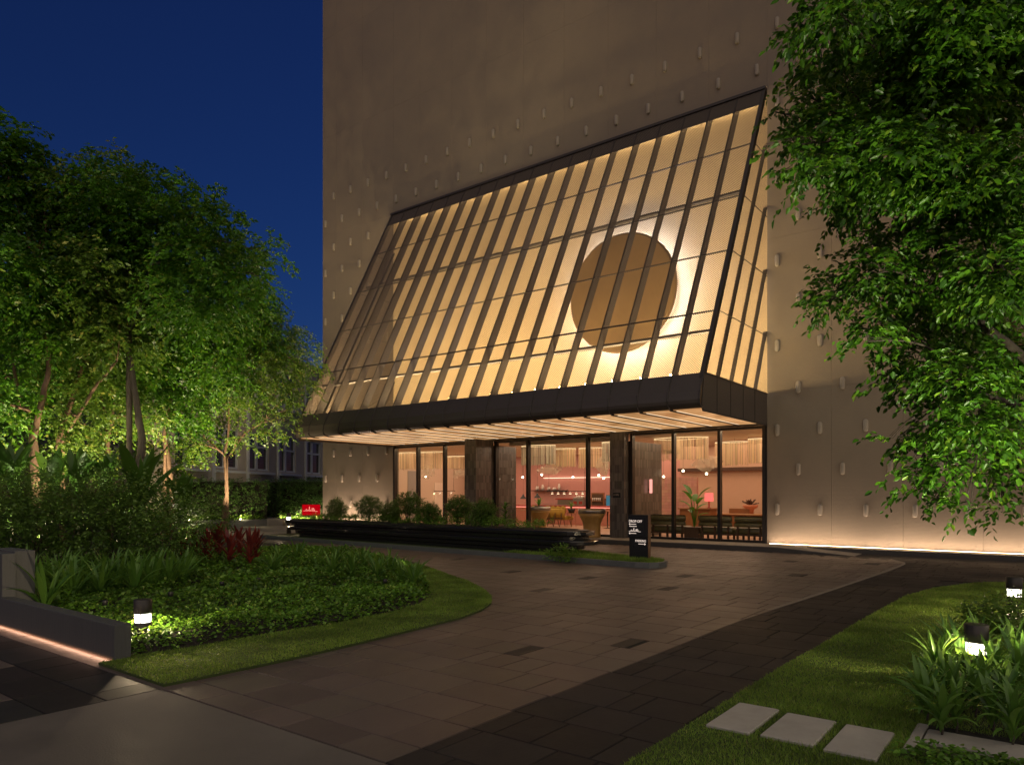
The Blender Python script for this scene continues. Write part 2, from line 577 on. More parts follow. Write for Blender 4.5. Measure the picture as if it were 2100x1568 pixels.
M['reflector'] = mat('bollard_reflector', (.75, .78, .82), .4)
M['sign_black'] = mat('sign_black_metal', (.020, .020, .021), .35, .3)
M['sign_panel'] = mat('sign_face', (.022, .023, .026), .25, 0)
M['bronze'] = mat('bronze_edge', (.16, .09, .05), .4, .5)
M['plaque_text'] = mat('pale_engraving', (.30, .26, .22), .6)
M['cream_dark'] = mat('ochre_column', (.17, .115, .06), .8)
M['terrazzo'] = mat('pink_terrazzo', (.50, .20, .14), .4, noise=(22, .6), c2=(.34, .13, .10))
M['led_cove'] = emis('kitchen_cove_led', (1, .62, .45), 1.6)
M['led_pink'] = emis('pink_counter_led', (1, .30, .22), 1.2)
M['lamp_pink'] = emis('lit_pink_shade', (1, .38, .32), .7)
M['leaf_banana'] = leafmat('banana_leaf', (.10, .27, .03), (.06, .19, .02), .3, .35)
M['wood_pale'] = mat('pale_timber', (.46, .26, .13), .4)
M['coral'] = mat('coral_glaze', (.60, .22, .12), .3)
M['steelgrey'] = mat('grey_panel', (.30, .28, .25), .6)
POW_NEAR, POW_FAR = 2.3, .65
POW_SIDE = 70
M['bark_dark'] = mat('dark_tree_bark', (.045, .034, .024), .85, noise=(6, .9), bump=(22, .9, .02))
M['frosted'] = glassmat('frosted_lens')
t_ = M['frosted'].node_tree
e_ = N(t_, 'ShaderNodeEmission'); e_.inputs[0].default_value = (1, .93, .85, 1); e_.inputs[1].default_value = 1.1
a_ = N(t_, 'ShaderNodeAddShader')
mx_ = [n_ for n_ in t_.nodes if n_.type == 'MIX_SHADER'][0]
t_.links.new(mx_.outputs[0], a_.inputs[0]); t_.links.new(e_.outputs[0], a_.inputs[1])
t_.links.new(a_.outputs[0], [n_ for n_ in t_.nodes if n_.type == 'OUTPUT_MATERIAL'][0].inputs[0])
def area(name, parent, loc, size, power, color, rot=(0, 0, 0), spread=None):
    l = bpy.data.lights.new(name, 'AREA')
    l.shape = 'RECTANGLE'; l.size = size[0]; l.size_y = size[1]
    l.energy = power; l.color = color
    if spread: l.spread = spread
    o = bpy.data.objects.new(name, l); col.objects.link(o)
    o.parent = parent; o.location = Vector(loc) - origin_of(parent); o.rotation_euler = rot
    return o

# ================================================================ THE SETTING
def in_poly(x, y, poly):
    c = False
    n = len(poly)
    for i in range(n):
        x1, y1 = poly[i]; x2, y2 = poly[(i + 1) % n]
        if (y1 > y) != (y2 > y) and x < (x2 - x1) * (y - y1) / (y2 - y1) + x1: c = not c
    return c


def in_poly_np(P, poly):
    c = np.zeros(len(P), dtype=bool)
    n = len(poly)
    for i in range(n):
        x1, y1 = poly[i]; x2, y2 = poly[(i + 1) % n]
        if y1 == y2: continue
        m = ((y1 > P[:, 1]) != (y2 > P[:, 1])) & (P[:, 0] < (x2 - x1) * (P[:, 1] - y1) / (y2 - y1) + x1)
        c ^= m
    return c


def edge_dist(P, poly):
    d = np.full(len(P), 1e9)
    n = len(poly)
    for i in range(n):
        a = np.array(poly[i]); b = np.array(poly[(i + 1) % n]); ab = b - a
        L = (ab ** 2).sum()
        if L == 0: continue
        t = np.clip(((P - a) @ ab) / L, 0, 1)
        d = np.minimum(d, np.linalg.norm(P - (a + t[:, None] * ab), axis=1))
    return d


def smooth_poly(p, n=2):
    for _ in range(n):
        q = []
        for i in range(len(p)):
            a = p[i]; b = p[(i + 1) % len(p)]
            q.append((a[0] * .75 + b[0] * .25, a[1] * .75 + b[1] * .25))
            q.append((a[0] * .25 + b[0] * .75, a[1] * .25 + b[1] * .75))
        p = q
    return p


LAWN_L = [(-7.16, 3.0), (-5.9, 2.98), (-5.88, 3.4), (-5.87, 4.4), (-5.93, 5.3), (-6.0, 6.1), (-6.08, 6.9), (-6.27, 7.55), (-6.55, 8.1), (-6.95, 8.6), (-7.46, 9.08),
          (-8.0, 9.5), (-8.57, 9.88), (-9.41, 10.38), (-10.3, 10.9), (-12, 11.9), (-14, 12.7), (-18, 13.4), (-24, 13.7), (-33, 14.2), (-33, 3.24), (-7.16, 3.24)]
BED_L = [(-7.2, 3.30), (-7.13, 3.7), (-7.1, 4.85), (-7.0, 5.7), (-7.08, 6.6), (-7.32, 7.4), (-7.77, 8.05), (-8.5, 8.8), (-9.32, 9.55), (-11, 10.9), (-14, 12.3),
         (-18, 13.0), (-24, 13.3), (-32.8, 13.9), (-32.8, 3.30)]
LAWN_R = [(-2.04, 1.0), (-2.02, 4.5), (-2.02, 6.7), (-1.98, 8.3), (-1.94, 10.9), (-1.86, 12.6), (-1.68, 13.8), (-1.18, 15.0), (-.71, 15.56), (.6, 15.9), (7, 16.0), (9, 16), (9, 1.0)]

MB().box(-220, -160, -.30, 220, 320, -.06).build('ground', M['soil'], kind='structure')

# --- the drive: stone slabs in courses half a metre deep, each slab its own piece
def xband(y):
    pts = [(2.9, -3.2), (9, -3.2), (12.3, -3.0), (16.5, -2.80), (18.3, -2.76), (18.9, -2.86), (19.35, -3.15), (19.62, -3.75), (19.72, -4.6), (19.8, -6.2), (19.99, -40)]
    if y <= pts[0][0]: return pts[0][1]
    for (a, xa), (b, xb) in zip(pts, pts[1:]):
        if y <= b: return xa + (xb - xa) * (y - a) / (b - a)
    return -40


drive = MB().box(-34, 2.94, -.058, 12, 21.28, -.012).build('driveway', M['bedding'], kind='structure')
P = .485
rnd = random.Random(3)
slabs = []
dark_at = [(-4.44, 5.67, .18), (-3.77, 6.66, .18), (-5.36, 11.2, .2), (-7.25, 11.7, .22), (-9.1, 11.4, .2), (-4.25, 14.4, .25), (-3.55, 17.6, .3), (-8.15, 8.4, .0),
           (-5.9, 13.0, .2), (-6.95, 9.6, .2), (-9.6, 17.2, .22), (-5.2, 17.4, .25), (-11.8, 13.2, .2)]
k0 = int(math.floor((2.94 - 5.19) / P))
for k in range(k0, 36):
    y0 = max(2.945, 5.19 + k * P - P); y1 = min(19.99, 5.19 + (k + 1) * P - P)
    if y1 - y0 < .1: continue
    x = -30 + rnd.random() * .4
    row = []
    while x < 11:
        wd = rnd.choice([.20, .30, .45, .45, .60, .60, .75])
        row.append([x, x + wd, False]); x += wd
    for dx, dy, dw in dark_at:
        if dw and y0 - .05 <= dy + .15 < y1 - .05:
            nr = []
            for a, b, dk in row:
                if b <= dx or a >= dx + dw: nr.append([a, b, dk])
                else:
                    if dx - a > .06: nr.append([a, dx, dk])
                    if b - dx - dw > .06: nr.append([dx + dw, b, dk])
            nr.append([dx, dx + dw, True]); row = nr
    xa, xb = xband(y0), xband(y1)
    for a, b, dk in row:
        g = .0035
        if b <= min(xa, xb): slabs.append((y0, y1, a, b, a, b, 2 if dk else 0))
        elif a >= max(xa, xb):
            slabs.append((y0, y1, a, b, a, b, 1))
        else:
            l0, l1 = max(min(xa, b), a), max(min(xb, b), a)
            if max(l0 - a, l1 - a) > .03: slabs.append((y0, y1, a, l0, a, l1, 0))
            if max(b - l0, b - l1) > .03: slabs.append((y0, y1, l0, b, l1, b, 1))
lawnL_in = LAWN_L
def slab_visible(s):
    cx, cy_ = (s[2] + s[3]) / 2, (s[0] + s[1]) / 2
    if in_poly(cx, cy_, BED_L): return 0
    if in_poly(cx, cy_, LAWN_L) and in_poly(cx - .3, cy_, LAWN_L) and in_poly(cx + .3, cy_, LAWN_L) and in_poly(cx, cy_ + .3, LAWN_L): return 0
    if cx > -1.6 and 1 < cy_ < 15.2: return 0
    f = -cx * math.sin(YAW) + cy_ * math.cos(YAW); r = cx * math.cos(YAW) + cy_ * math.sin(YAW)
    px = 1050 + 1472 * r / f; py = 1012 + 1472 * EYE / f
    return 1 if (-40 < px < 2140 and py < 1610) else 0
vis = [s for s in slabs if slab_visible(s)]
vis.sort(key=lambda s: ((s[2] + s[3]) / 2) ** 2 + ((s[0] + s[1]) / 2) ** 2)
def slab_mb(mb, s, dz, x0=0, y0_=0):
    y0, y1, a0, b0, a1, b1, k = s
    g = .0048; h = .005
    q = [(a0 + g, y0 + g), (b0 - g, y0 + g), (b1 - g, y1 - g), (a1 + g, y1 - g)]
    if b0 - a0 < .02: q[1] = (a0 + g + .001, y0 + g)
    if b1 - a1 < .02: q[2] = (a1 + g + .001, y1 - g)
    i = [(min(max(x, min(q[0][0], q[3][0]) + h), max(q[1][0], q[2][0]) - h), y) for x, y in q]
    mb.add([(x - x0, y - y0_, -.046) for x, y in q] + [(x - x0, y - y0_, dz - h) for x, y in q] +
           [(q[0][0] + h - x0, q[0][1] + h - y0_, dz), (q[1][0] - h - x0, q[1][1] + h - y0_, dz), (q[2][0] - h - x0, q[2][1] - h - y0_, dz), (q[3][0] + h - x0, q[3][1] - h - y0_, dz)],
           [(0, 1, 5, 4), (1, 2, 6, 5), (2, 3, 7, 6), (3, 0, 4, 7), (4, 5, 9, 8), (5, 6, 10, 9), (6, 7, 11, 10), (7, 4, 8, 11), (8, 9, 10, 11)])
smat = ['paver', 'paver_dark', 'paver_black']
for s in vis[:300]:
    mb = MB()
    cx, cy_ = (s[2] + s[3]) / 2, (s[0] + s[1]) / 2
    slab_mb(mb, s, rnd.uniform(-.0012, .0012), cx, cy_)
    o = link('paving_slab', mb.mesh('paving_slab', M[smat[s[6]]]), drive, (cx, cy_, 0))
for kind in (0, 1, 2):
    mb = MB()
    for s in vis[300:]:
        if s[6] == kind: slab_mb(mb, s, rnd.uniform(-.0012, .0012))
    mb.build('paving_slab', M[smat[kind]], drive, kind='stuff')
# pale flush edging where the brown paving meets the dark paving
ys = [10 + i * .35 for i in range(25)] + [18.8, 19.0, 19.2, 19.35, 19.45, 19.55, 19.62, 19.68, 19.72]
ys = sorted(y for y in ys if y <= 19.72)
mb = MB()
for a, b in zip(ys, ys[1:]):
    xa, xb = xband(a), xband(b)
    dx, dy = xb - xa, b - a
    L = math.hypot(dx, dy); nx, ny = -dy / L * .07, dx / L * .07
    mb.add([(xa, a, .004), (xb, b, .004), (xb + nx, b + ny, .004), (xa + nx, a + ny, .004)], [(0, 1, 2, 3)])
mb.build('edging_strip', M['stone_light'], drive)

# --- pavement of large slabs on the left, beside the low wall
pave = MB().box(-16, .2, -.058, -5.862, 3.2, -.012).build('pavement', M['bedding'], kind='structure')
rnd = random.Random(11)
y = 3.1
for dy in (.16, .42, .42, .42, .42, .42, .42):
    y0 = y - dy
    x = -5.866
    first = True
    while x > -12.5:
        wd = rnd.choice([.42, .62, .62, .82]) if not first else rnd.choice([.3, .62]); first = False
        kd = rnd.choice(['paver', 'paver_dark', 'paver_dark', 'paver_dark', 'paver_black']) if dy > .2 else 'paver'
        mb = MB(); slab_mb(mb, (y0, y, x - wd, x, x - wd, x, 0), rnd.uniform(-.0012, .0012), x - wd / 2, y - dy / 2)
        link('paving_slab', mb.mesh('paving_slab', M[kd]), pave, (x - wd / 2, y - dy / 2, 0))
        x -= wd
    y = y0
# --- concrete apron in the foreground
MB().bbox(-5.858, -3, -.058, 4, 2.935, .001, .006).build('concrete_apron', M['concrete'], kind='structure')

# --- platform along the front of the building, with a ramp at its right end
mb = MB()
mb.box(-28, 20.0, -.05, -6.2, 21.22, .148)
mb.add([(-6.2, 20.0, .148), (-6.2, 21.22, .148), (-6.2, 20.0, -.05), (-6.2, 21.22, -.05), (-4.2, 20.0, .004), (-4.2, 21.0, .004), (-4.2, 20, -.05), (-4.2, 21.0, -.05)],
       [(0, 4, 5, 1), (2, 6, 4, 0), (3, 1, 5, 7), (4, 6, 7, 5), (2, 3, 7, 6)])
plat = mb.build('platform', M['stone_light'], kind='structure')
mb = MB()
mb.box(-28, 19.955, -.04, -6.2, 19.998, .135)
mb.add([(-6.2, 19.955, -.04), (-6.2, 19.998, -.04), (-6.2, 19.998, .135), (-6.2, 19.955, .135), (-4.3, 19.955, -.04), (-4.3, 19.998, -.04), (-4.3, 19.998, .006), (-4.3, 19.955, .006)],
       [(0, 4, 7, 3), (3, 7, 6, 2), (4, 5, 6, 7), (0, 1, 5, 4)])
mb.build('kerb_face', M['kerb_dark'], plat)
pl = MB()
pl.box(-5.6, 20.93, -.05, 9, 21.26, .12)
pl.build('wall_plinth', M['kerb_dark'], kind='structure')

# --- right lawn and left lawn (turf with blades), planting bed soil
MB().prism(LAWN_R, -.05, .022).build('lawn_right', M['turf'], kind='structure')
MB().prism(LAWN_L, -.05, .022).build('lawn_left', M['turf'], kind='structure')

def grass(name, poly, holes, dens, hmin, hmax, seed, xlim=None):
    rs = np.random.RandomState(seed)
    A = np.array(poly); lo = A.min(0); hi = A.max(0)
    if xlim: lo = np.maximum(lo, [xlim[0], xlim[2]]); hi = np.minimum(hi, [xlim[1], xlim[3]])
    out = []
    area = (hi - lo).prod()
    P_ = rs.rand(int(area * dens), 2) * (hi - lo) + lo
    d2 = np.hypot(P_[:, 0], P_[:, 1])
    keep = in_poly_np(P_, poly) & (rs.rand(len(P_)) < np.clip(6.0 / np.maximum(d2, .1), .18, 1) ** 1.0)
    f = -P_[:, 0] * math.sin(YAW) + P_[:, 1] * math.cos(YAW); r = P_[:, 0] * math.cos(YAW) + P_[:, 1] * math.sin(YAW)
    keep &= (f > .5) & (1050 + 1472 * r / f > -80) & (1050 + 1472 * r / f < 2200)
    for h in holes: keep &= ~in_poly_np(P_, h)
    P_ = P_[keep]
    n = len(P_)
    d2 = np.hypot(P_[:, 0], P_[:, 1])
    a = rs.rand(n) * 2 * PI
    wd = (.0022 + .0012 * rs.rand(n)) * np.clip(d2 / 5.5, 1, 3)
    # mowing and wear: height drifts softly over the lawn
    hh = (hmin + (hmax - hmin) * rs.rand(n)) * (.8 + .35 * np.sin(P_[:, 0] * 2.1 + P_[:, 1] * .7) * np.sin(P_[:, 1] * 1.3 - P_[:, 0] * .9))
    lean = rs.randn(n, 2) * .55 * hh[:, None]
    b = np.stack([np.cos(a), np.sin(a)], 1) * wd[:, None]
    V = np.zeros((n, 3, 3))
    V[:, 0, :2] = P_ - b; V[:, 1, :2] = P_ + b; V[:, 2, :2] = P_ + lean
    V[:, 0:2, 2] = .02; V[:, 2, 2] = .022 + hh
    F = np.arange(n * 3).reshape(n, 3)
    return link(name, np_mesh(name, V, F, M['blade']))


STONES = [(-1.905, 4.665, -1.61, 5.31), (-1.545, 4.68, -1.215, 5.27), (-1.15, 4.65, -.855, 5.25)]
BORDER = [(-.765, 4.9), (-.70, 5.58), (9, 5.3), (9, 4.9)]
BED_R = [(-.72, 5.50), (-.72, 7.0), (-.2, 7.4), (3, 7.5), (3, 5.3), (.5, 5.35)]
holes_r = [[(a - .008, b - .008), (c + .008, b - .008), (c + .008, d + .008), (a - .008, d + .008)] for a, b, c, d in STONES]
g1 = grass('grass', LAWN_R, holes_r + [[(-.77, 4.8), (-.74, 5.6), (.6, 5.6), (.6, 4.8)]], 9000, .018, .038, 5, (-2.1, 1.6, 3.5, 16.2))
tag(g1, 'short mown grass of the right lawn round the stepping stones', 'grass', kind='stuff')
g2 = grass('grass', LAWN_L, [BED_L], 9000, .016, .032, 6, (-11.5, -5.7, 2.9, 11.5))
tag(g2, 'short mown grass edging the left planting bed', 'grass', kind='stuff')

lab = ['leftmost pale stepping stone in the lawn, nearest the dark drive', 'middle pale stepping stone of three in the lawn', 'rightmost pale stepping stone of three, nearest the stone border']
for (a, b, c, d), l in zip(STONES, lab):
    MB().bbox(a, b, -.02, c, d, .042, .006).build('stepping_stone', M['stepping'], label=l, cat='stepping stone', group='stepping stones across the lawn')
kb = thing('border_kerb', (-.7, 5.4, 0), 'pale flat stone border round the strappy plants at lower right', 'border')
MB().bbox(-.765, 4.95, -.02, -.70, 5.56, .045, .006).build('kerb_stone', M['stepping'], kb)
for k in range(4):
    x0 = -.69 + k * .62
    MB().bbox(x0, 5.18, -.02, x0 + .61, 5.46, .045, .006).build('kerb_stone', M['stepping'], kb)
MB().prism(BED_R, -.04, .03).build('right_bed', M['soil'], kind='structure')

# --- low concrete wall at the left with a light strip under its foot
lw = thing('low_wall', (-8.6, 3.2, 0), 'low board-marked concrete wall with light glowing along its foot', 'wall')
mb = MB()
mb.bbox(-10.9, 3.125, .045, -7.155, 3.275, .352, .006)
mb.box(-7.154, 3.124, -.04, -7.115, 3.276, .350)
mb.build('wall_body', M['wall_concrete'], lw)
MB().box(-10.9, 3.19, -.04, -7.17, 3.27, .044).build('wall_foot', M['kerb_dark'], lw)
MB().box(-10.9, 3.150, .038, -7.18, 3.175, .044).build('light_strip', M['kerb_dark'], lw)
area('foot_light', lw, (-9.04, 3.150, .036), (3.7, .03), 2.6, (1, .56, .36), (R(-25), 0, 0))
pr = thing('wall_pier', (-10.2, 3.3, 0), 'taller concrete pier at the left edge behind the low wall', 'pier')
MB().bbox(-10.9, 3.28, -.04, -10.11, 3.50, .90, .006).build('pier_body', M['wall_concrete'], pr)
MB().bbox(-10.9, 3.13, .353, -10.06, 3.279, .88, .006).build('pier_face', M['wall_concrete'], pr)

# ================================================================ THE TOWER
BX0, BX1, FY = -27.35, 8.0, 21.3
CX0, CX1 = -22.6, -6.82      # width of the canopy and of the glazing below it
bld = thing('hotel_building', (-14, FY, 0), 'tall beige windowless tower with pill-shaped studs and a lit glazed ground floor', 'building')
MB().box(BX0 + .02, FY + .28, 4.0, BX1, 38, 31.9).build('tower_mass', M['plaster'], bld)
MB().box(BX0 + .02, FY + .28, .0, CX0 - .2, FY + .50, 3.98).build('base_mass', M['plaster'], bld)
MB().box(CX1 + .03, FY + .28, 0, BX1, 33, 3.98).build('base_mass', M['plaster'], bld)
zs = [.15, 4.6, 9.05, 13.55, 18.1, 22.7, 27.3, 31.9]
xs = [CX1]
while xs[0] > BX0 + 1: xs.insert(0, max(BX0, xs[0] - 1.775))
if xs[0] > BX0: xs.insert(0, BX0)
xs = sorted(set(xs + [CX1 + 1.775 * i for i in range(1, 9)] + [CX0]))
xs = [x for i, x in enumerate(xs) if i == 0 or x - xs[i - 1] > .3]
if abs(min(xs, key=lambda v: abs(v - CX0)) - CX0) > 1e-6:
    xs[min(range(len(xs)), key=lambda i: abs(xs[i] - CX0))] = CX0
for x0, x1 in zip(xs, xs[1:]):
    for z0, z1 in zip(zs, zs[1:]):
        if z0 < 1 and x0 > CX0 - .1 and x1 < CX1 + .1:
            z0 = 3.64
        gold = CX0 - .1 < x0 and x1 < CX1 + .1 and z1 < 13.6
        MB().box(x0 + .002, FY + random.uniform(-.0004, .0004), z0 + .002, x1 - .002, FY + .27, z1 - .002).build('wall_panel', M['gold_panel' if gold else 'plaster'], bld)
# pill-shaped studs in staggered rows
pm = MB()
seg = 10
prof = []
for k in range(seg + 1): prof.append((math.cos(PI * k / seg), .105 + math.sin(PI * k / seg) * 1, 1))
ring = [(math.cos(PI * k / 8), .105 * 1.0, math.sin(PI * k / 8)) for k in range(9)]
out = [(.062 * math.cos(a), .11 + .062 * math.sin(a)) for a in [PI * k / 8 for k in range(9)]] + [(.062 * math.cos(a), -.11 + .062 * math.sin(a)) for a in [PI + PI * k / 8 for k in range(9)]]
n = len(out)
vs = []; 
for s_, y_ in ((1, 0), (1, -.045), (.9, -.07), (.6, -.082)):
    for x_, z_ in out:
        zc = .11 if z_ > 0 else -.11
        vs.append((x_ * s_, y_, zc + (z_ - zc) * s_))
fs = []
for l in range(3):
    for k in range(n): fs.append((l * n + k, l * n + (k + 1) % n, (l + 1) * n + (k + 1) % n, (l + 1) * n + k))
fs.append(tuple(range(3 * n, 4 * n)))
pm.add(vs, fs)
stud = pm.mesh('wall_stud', M['stud'], True)
zr = [1.15, 2.30, 3.45, 4.65, 5.90, 7.15, 8.37, 9.58, 10.72, 11.83, 12.93, 14.12, 15.28]
o0 = Vector((-14, FY, 0))
for i, z in enumerate(zr):
    off = -6.52 if i % 2 == 0 else -5.93
    for k in range(-18, 9):
        x = off + 1.177 * k
        if x < BX0 + .1 or x > 3: continue
        if CX0 - .1 < x < CX1 + .1 and z < 13.7: continue
        link('wall_stud', stud, bld, Vector((x, FY + .002, z)) - o0)

# --- glazing, piers, lobby shell
ZF, ZG = .15, 3.60
Y0 = FY + .04
mull = [-22.52, -21.14, -19.64, -17.66, -17.0, -15.5, -12.95, -11.93, -11.24, -9.77, -8.26, -6.90]
for x in mull:
    MB().box(x - .045, FY - .06, ZF, x + .045, FY + .12, ZG).build('mullion', M['frame'], bld)
for a, b in zip(mull, mull[1:]):
    if (a, b) in ((-17.66, -17.0), (-11.93, -11.24)): continue
    MB().box(a + .047, FY + .02, ZF + .07, b - .047, FY + .035, ZG - .08).build('glass_pane', M['glass'], bld)
    MB().box(a + .046, FY - .04, ZF, b - .046, FY + .10, ZF + .068).build('sill_rail', M['frame'], bld)
    MB().box(a + .046, FY - .04, ZG - .078, b - .046, FY + .10, ZG).build('head_rail', M['frame'], bld)
MB().box(CX1 - .031, FY - .02, ZF, CX1 - .002, FY + .25, ZG + .2).build('jamb', M['frame'], bld)

def tiled_pier(name, x0, y0, x1, y1, z0, z1, faces, parent, tw=.085, th=.27, label=None):
    core = MB().box(x0 + .012, y0 + .012, z0, x1 - .012, y1 - .012, z1).build(name, M['grout'], parent, label=label)
    oc = origin_of(core)
    cnt = 0
    me = {}
    extra = MB()
    for fc in faces:
        if fc == 'F': a, b = x0, x1
        else: a, b = y0, y1
        nx = max(1, round((b - a) / tw)); wt = (b - a) / nx
        nz_ = max(1, round((z1 - z0) / th)); ht = (z1 - z0) / nz_
        for i in range(nx):
            for j in range(nz_):
                u0, u1 = a + i * wt + .003, a + (i + 1) * wt - .003
                h0, h1 = z0 + j * ht + .003, z0 + (j + 1) * ht - .003
                pr_ = random.uniform(0, .004)
                if fc == 'F': bx = (u0, y0 - .002 - pr_, h0, u1, y0 + .013, h1)
                elif fc == 'R': bx = (x1 - .013, u0, h0, x1 + .002 + pr_, u1, h1)
                else: bx = (x0 - .002 - pr_, u0, h0, x0 + .013, u1, h1)
                if cnt < 300:
                    key = (fc, round(wt, 3))
                    if key not in me:
                        m_ = MB(); m_.box(0, 0, 0, bx[3] - bx[0], bx[4] - bx[1], bx[5] - bx[2]); me[key] = m_.mesh('tile', M['tile'])
                    link('tile', me[key], core, Vector(bx[:3]) - oc)
                else:
                    extra.box(*bx)
                cnt += 1
    if extra.v: extra.build('tile', M['tile'], core, kind='stuff')
tiled_pier('tiled_pier', -17.62, 20.2, -17.07, FY - .065, ZF, 3.62, 'FR', bld, label='left tiled pier, half hidden behind the shrubs')
tiled_pier('tiled_pier', -17.62, FY + .13, -17.07, 22.66, ZF, 3.44, 'R', bld, .09, .28, label='left tiled pier, its part inside the glass')
tiled_pier('tiled_pier', -11.88, 20.95, -11.34, FY - .065, ZF, 3.62, 'FR', bld, label='right tiled pier with the small plaque')
tiled_pier('tiled_pier', -11.88, FY + .13, -11.30, 23.65, ZF, 3.36, 'R', bld, .09, .28, label='right tiled pier, its part inside the glass with a wall lamp')

MB().box(BX0 + .1, FY + .51, .02, CX0 - .2, 33, ZF - .003).build('interior_floor', M['ifloor'], bld)
MB().box(CX0 - .199, FY - .06, .02, CX1 - .035, 33, ZF - .003).build('interior_floor', M['ifloor'], bld)
CZ = 3.62
MB().box(BX0 + .1, FY + .51, CZ, CX0 - .2, 33, CZ + .1).build('interior_ceiling', M['ceiling'], bld)
MB().box(CX0 - .199, FY + .13, CZ, CX1 - .035, 33, CZ + .1).build('interior_ceiling', M['ceiling'], bld)
MB().box(BX0 + .03, FY + .51, ZF, BX0 + .2, 33, CZ - .003).build('interior_wall', M['cream'], bld)
MB().box(BX0 + .201, 26.6, ZF, BX0 + .23, 27.25, 2.8).build('wall_recess', M['steelgrey'], bld)
MB().box(BX0 + .201, 28.6, ZF, BX0 + .24, 29.3, 2.2).build('wall_recess', M['ceiling'], bld)
MB().box(CX1 - .033, FY + .13, ZF, CX1 + .01, 33, CZ - .003).build('interior_wall', M['peach'], bld)
# dining back wall (right) and kitchen back wall (left)
MB().box(-12.6, 29.0, ZF, CX1 - .04, 29.15, 2.36).build('interior_wall', M['peach'], bld)
MB().box(-13.0, 29.0, 2.363, CX1 - .04, 29.4, CZ - .003).build('bulkhead', M['peach'], bld)
MB().box(-13.0, 28.75, 2.55, CX1 - .04, 28.99, 2.68).build('ceiling_beam', M['wood_dark'], bld)
MB().box(-14.6, 30.2, ZF, -12.6, 30.35, 3.4).build('interior_wall', M['tile_pink'], bld)
MB().box(BX0 + .201, 31.6, ZF, -14.6, 31.75, CZ - .003).build('interior_wall', M['tile_pink'], bld)
MB().box(-12.62, 29.16, ZF, -12.5, 31.5, CZ - .003).build('interior_wall', M['peach'], bld)
MB().box(-14.66, 30.36, ZF, -14.58, 31.6, CZ - .003).build('interior_wall', M['tile_pink'], bld)
# pink tiled screen wall seen right of the inner pier
scr = MB().box(-13.2, 26.6, ZF, -11.2, 26.7, 2.25).build('tiled_screen', M['grout_pink'], bld, label='pink square-tiled screen wall')
oc = origin_of(scr); m_ = MB().box(0, 0, 0, .115, .02, .115).mesh('tile', M['tile_pink'])
for i in range(16):
    for j in range(17):
        link('tile', m_, scr, Vector((-13.19 + i * .1235, 26.588, .17 + j * .1225)) - oc)
# long cove light just inside the glass
MB().box(CX0 + .3, 21.75, CZ - .05, -17.8, 21.82, CZ - .02).build('light_strip', M['led_warm'], bld)
MB().box(-11.0, 21.75, CZ - .05, CX1 - .1, 21.82, CZ - .02).build('light_strip', M['led_warm'], bld)
MB().box(-16.9, 22.0, CZ - .18, -12.0, 22.12, CZ - .002).build('cove', M['ceiling'], bld)
MB().box(-21.9, 31.5, 2.42, -16.0, 31.56, 2.44).build('light_strip', M['led_cove'], bld)
# light strips washing the foot of the wall
area('wall_washer', bld, ((CX1 + 7.9) / 2, 21.17, .170), (14.6, .035), 34, (1, .70, .50), (R(180 - 12), 0, 0))
MB().box(CX1 + .12, 21.145, .150, 7.9, 21.150, .160).build('light_strip', M['led_warm'], bld)
area('wall_washer', bld, ((-4.1 + 7.9) / 2, 20.96, .135), (11.9, .035), 50, (1, .72, .52), (R(180 - 4), 0, 0))  # added second strip, lightens the wall higher up
area('wall_washer', bld, (-5.5, 20.90, .165), (2.4, .035), 10, (1, .72, .52), (R(180 - 4), 0, 0))  # part of the same added wash, beside the ramp
area('wall_washer', bld, ((BX0 + CX0) / 2, 20.9, .17), (4.4, .035), 60, (1, .72, .52), (R(180 - 4), 0, 0))  # added second strip for the wall left of the canopy
area('wall_washer', bld, ((BX0 + CX0) / 2, 21.17, .17), (4.4, .035), 44, (1, .66, .44), (R(180 - 12), 0, 0))

for x, w_ in ((-24.9, 3.6), (-20.2, 4.6), (-14.6, 5.4), (-9.2, 4.4)):  # added area lights below the ceiling, filling the lobby with light
    area('ceiling_fill', bld, (x, 24.6, CZ - .012), (w_, 4.6), 14 * w_, (1, .70, .48))
    area('ceiling_fill', bld, (x, 28.9, CZ - .012), (w_, 3.2), 11 * w_, (1, .63, .44))

# ================================================================ THE CANOPY
cano = thing('entrance_canopy', (-14.7, FY, 3.6), 'huge slanting canopy of lit perforated metal panels over the entrance', 'canopy')
NP = 19
DX = (CX1 - CX0) / NP
zt = [4.53, 6.22, 7.98, 9.71, 11.47, 13.42]
def yf(z): return 16.60 + (z - 4.53) * (21.17 - 16.60) / (13.42 - 4.53)
sl = Vector((0, yf(5) - yf(4), 1)).normalized()
nrm = Vector((0, -sl.z, sl.y))          # outward normal of the slanting face
def on_face(x, z, d=0):
    return Vector((x, yf(z), z)) + nrm * d
# front panels
for i in range(NP):
    xa, xb = CX0 + i * DX + .022, CX0 + (i + 1) * DX - .022
    for z0, z1 in zip(zt, zt[1:]):
        a, b, c, d = on_face(xa, z0 + .012), on_face(xb, z0 + .012), on_face(xb, z1 - .012), on_face(xa, z1 - .012)
        q = [a, b, c, d]
        MB().add(q, [(0, 1, 2, 3)]).build('mesh_panel', M['mesh_front'], cano)
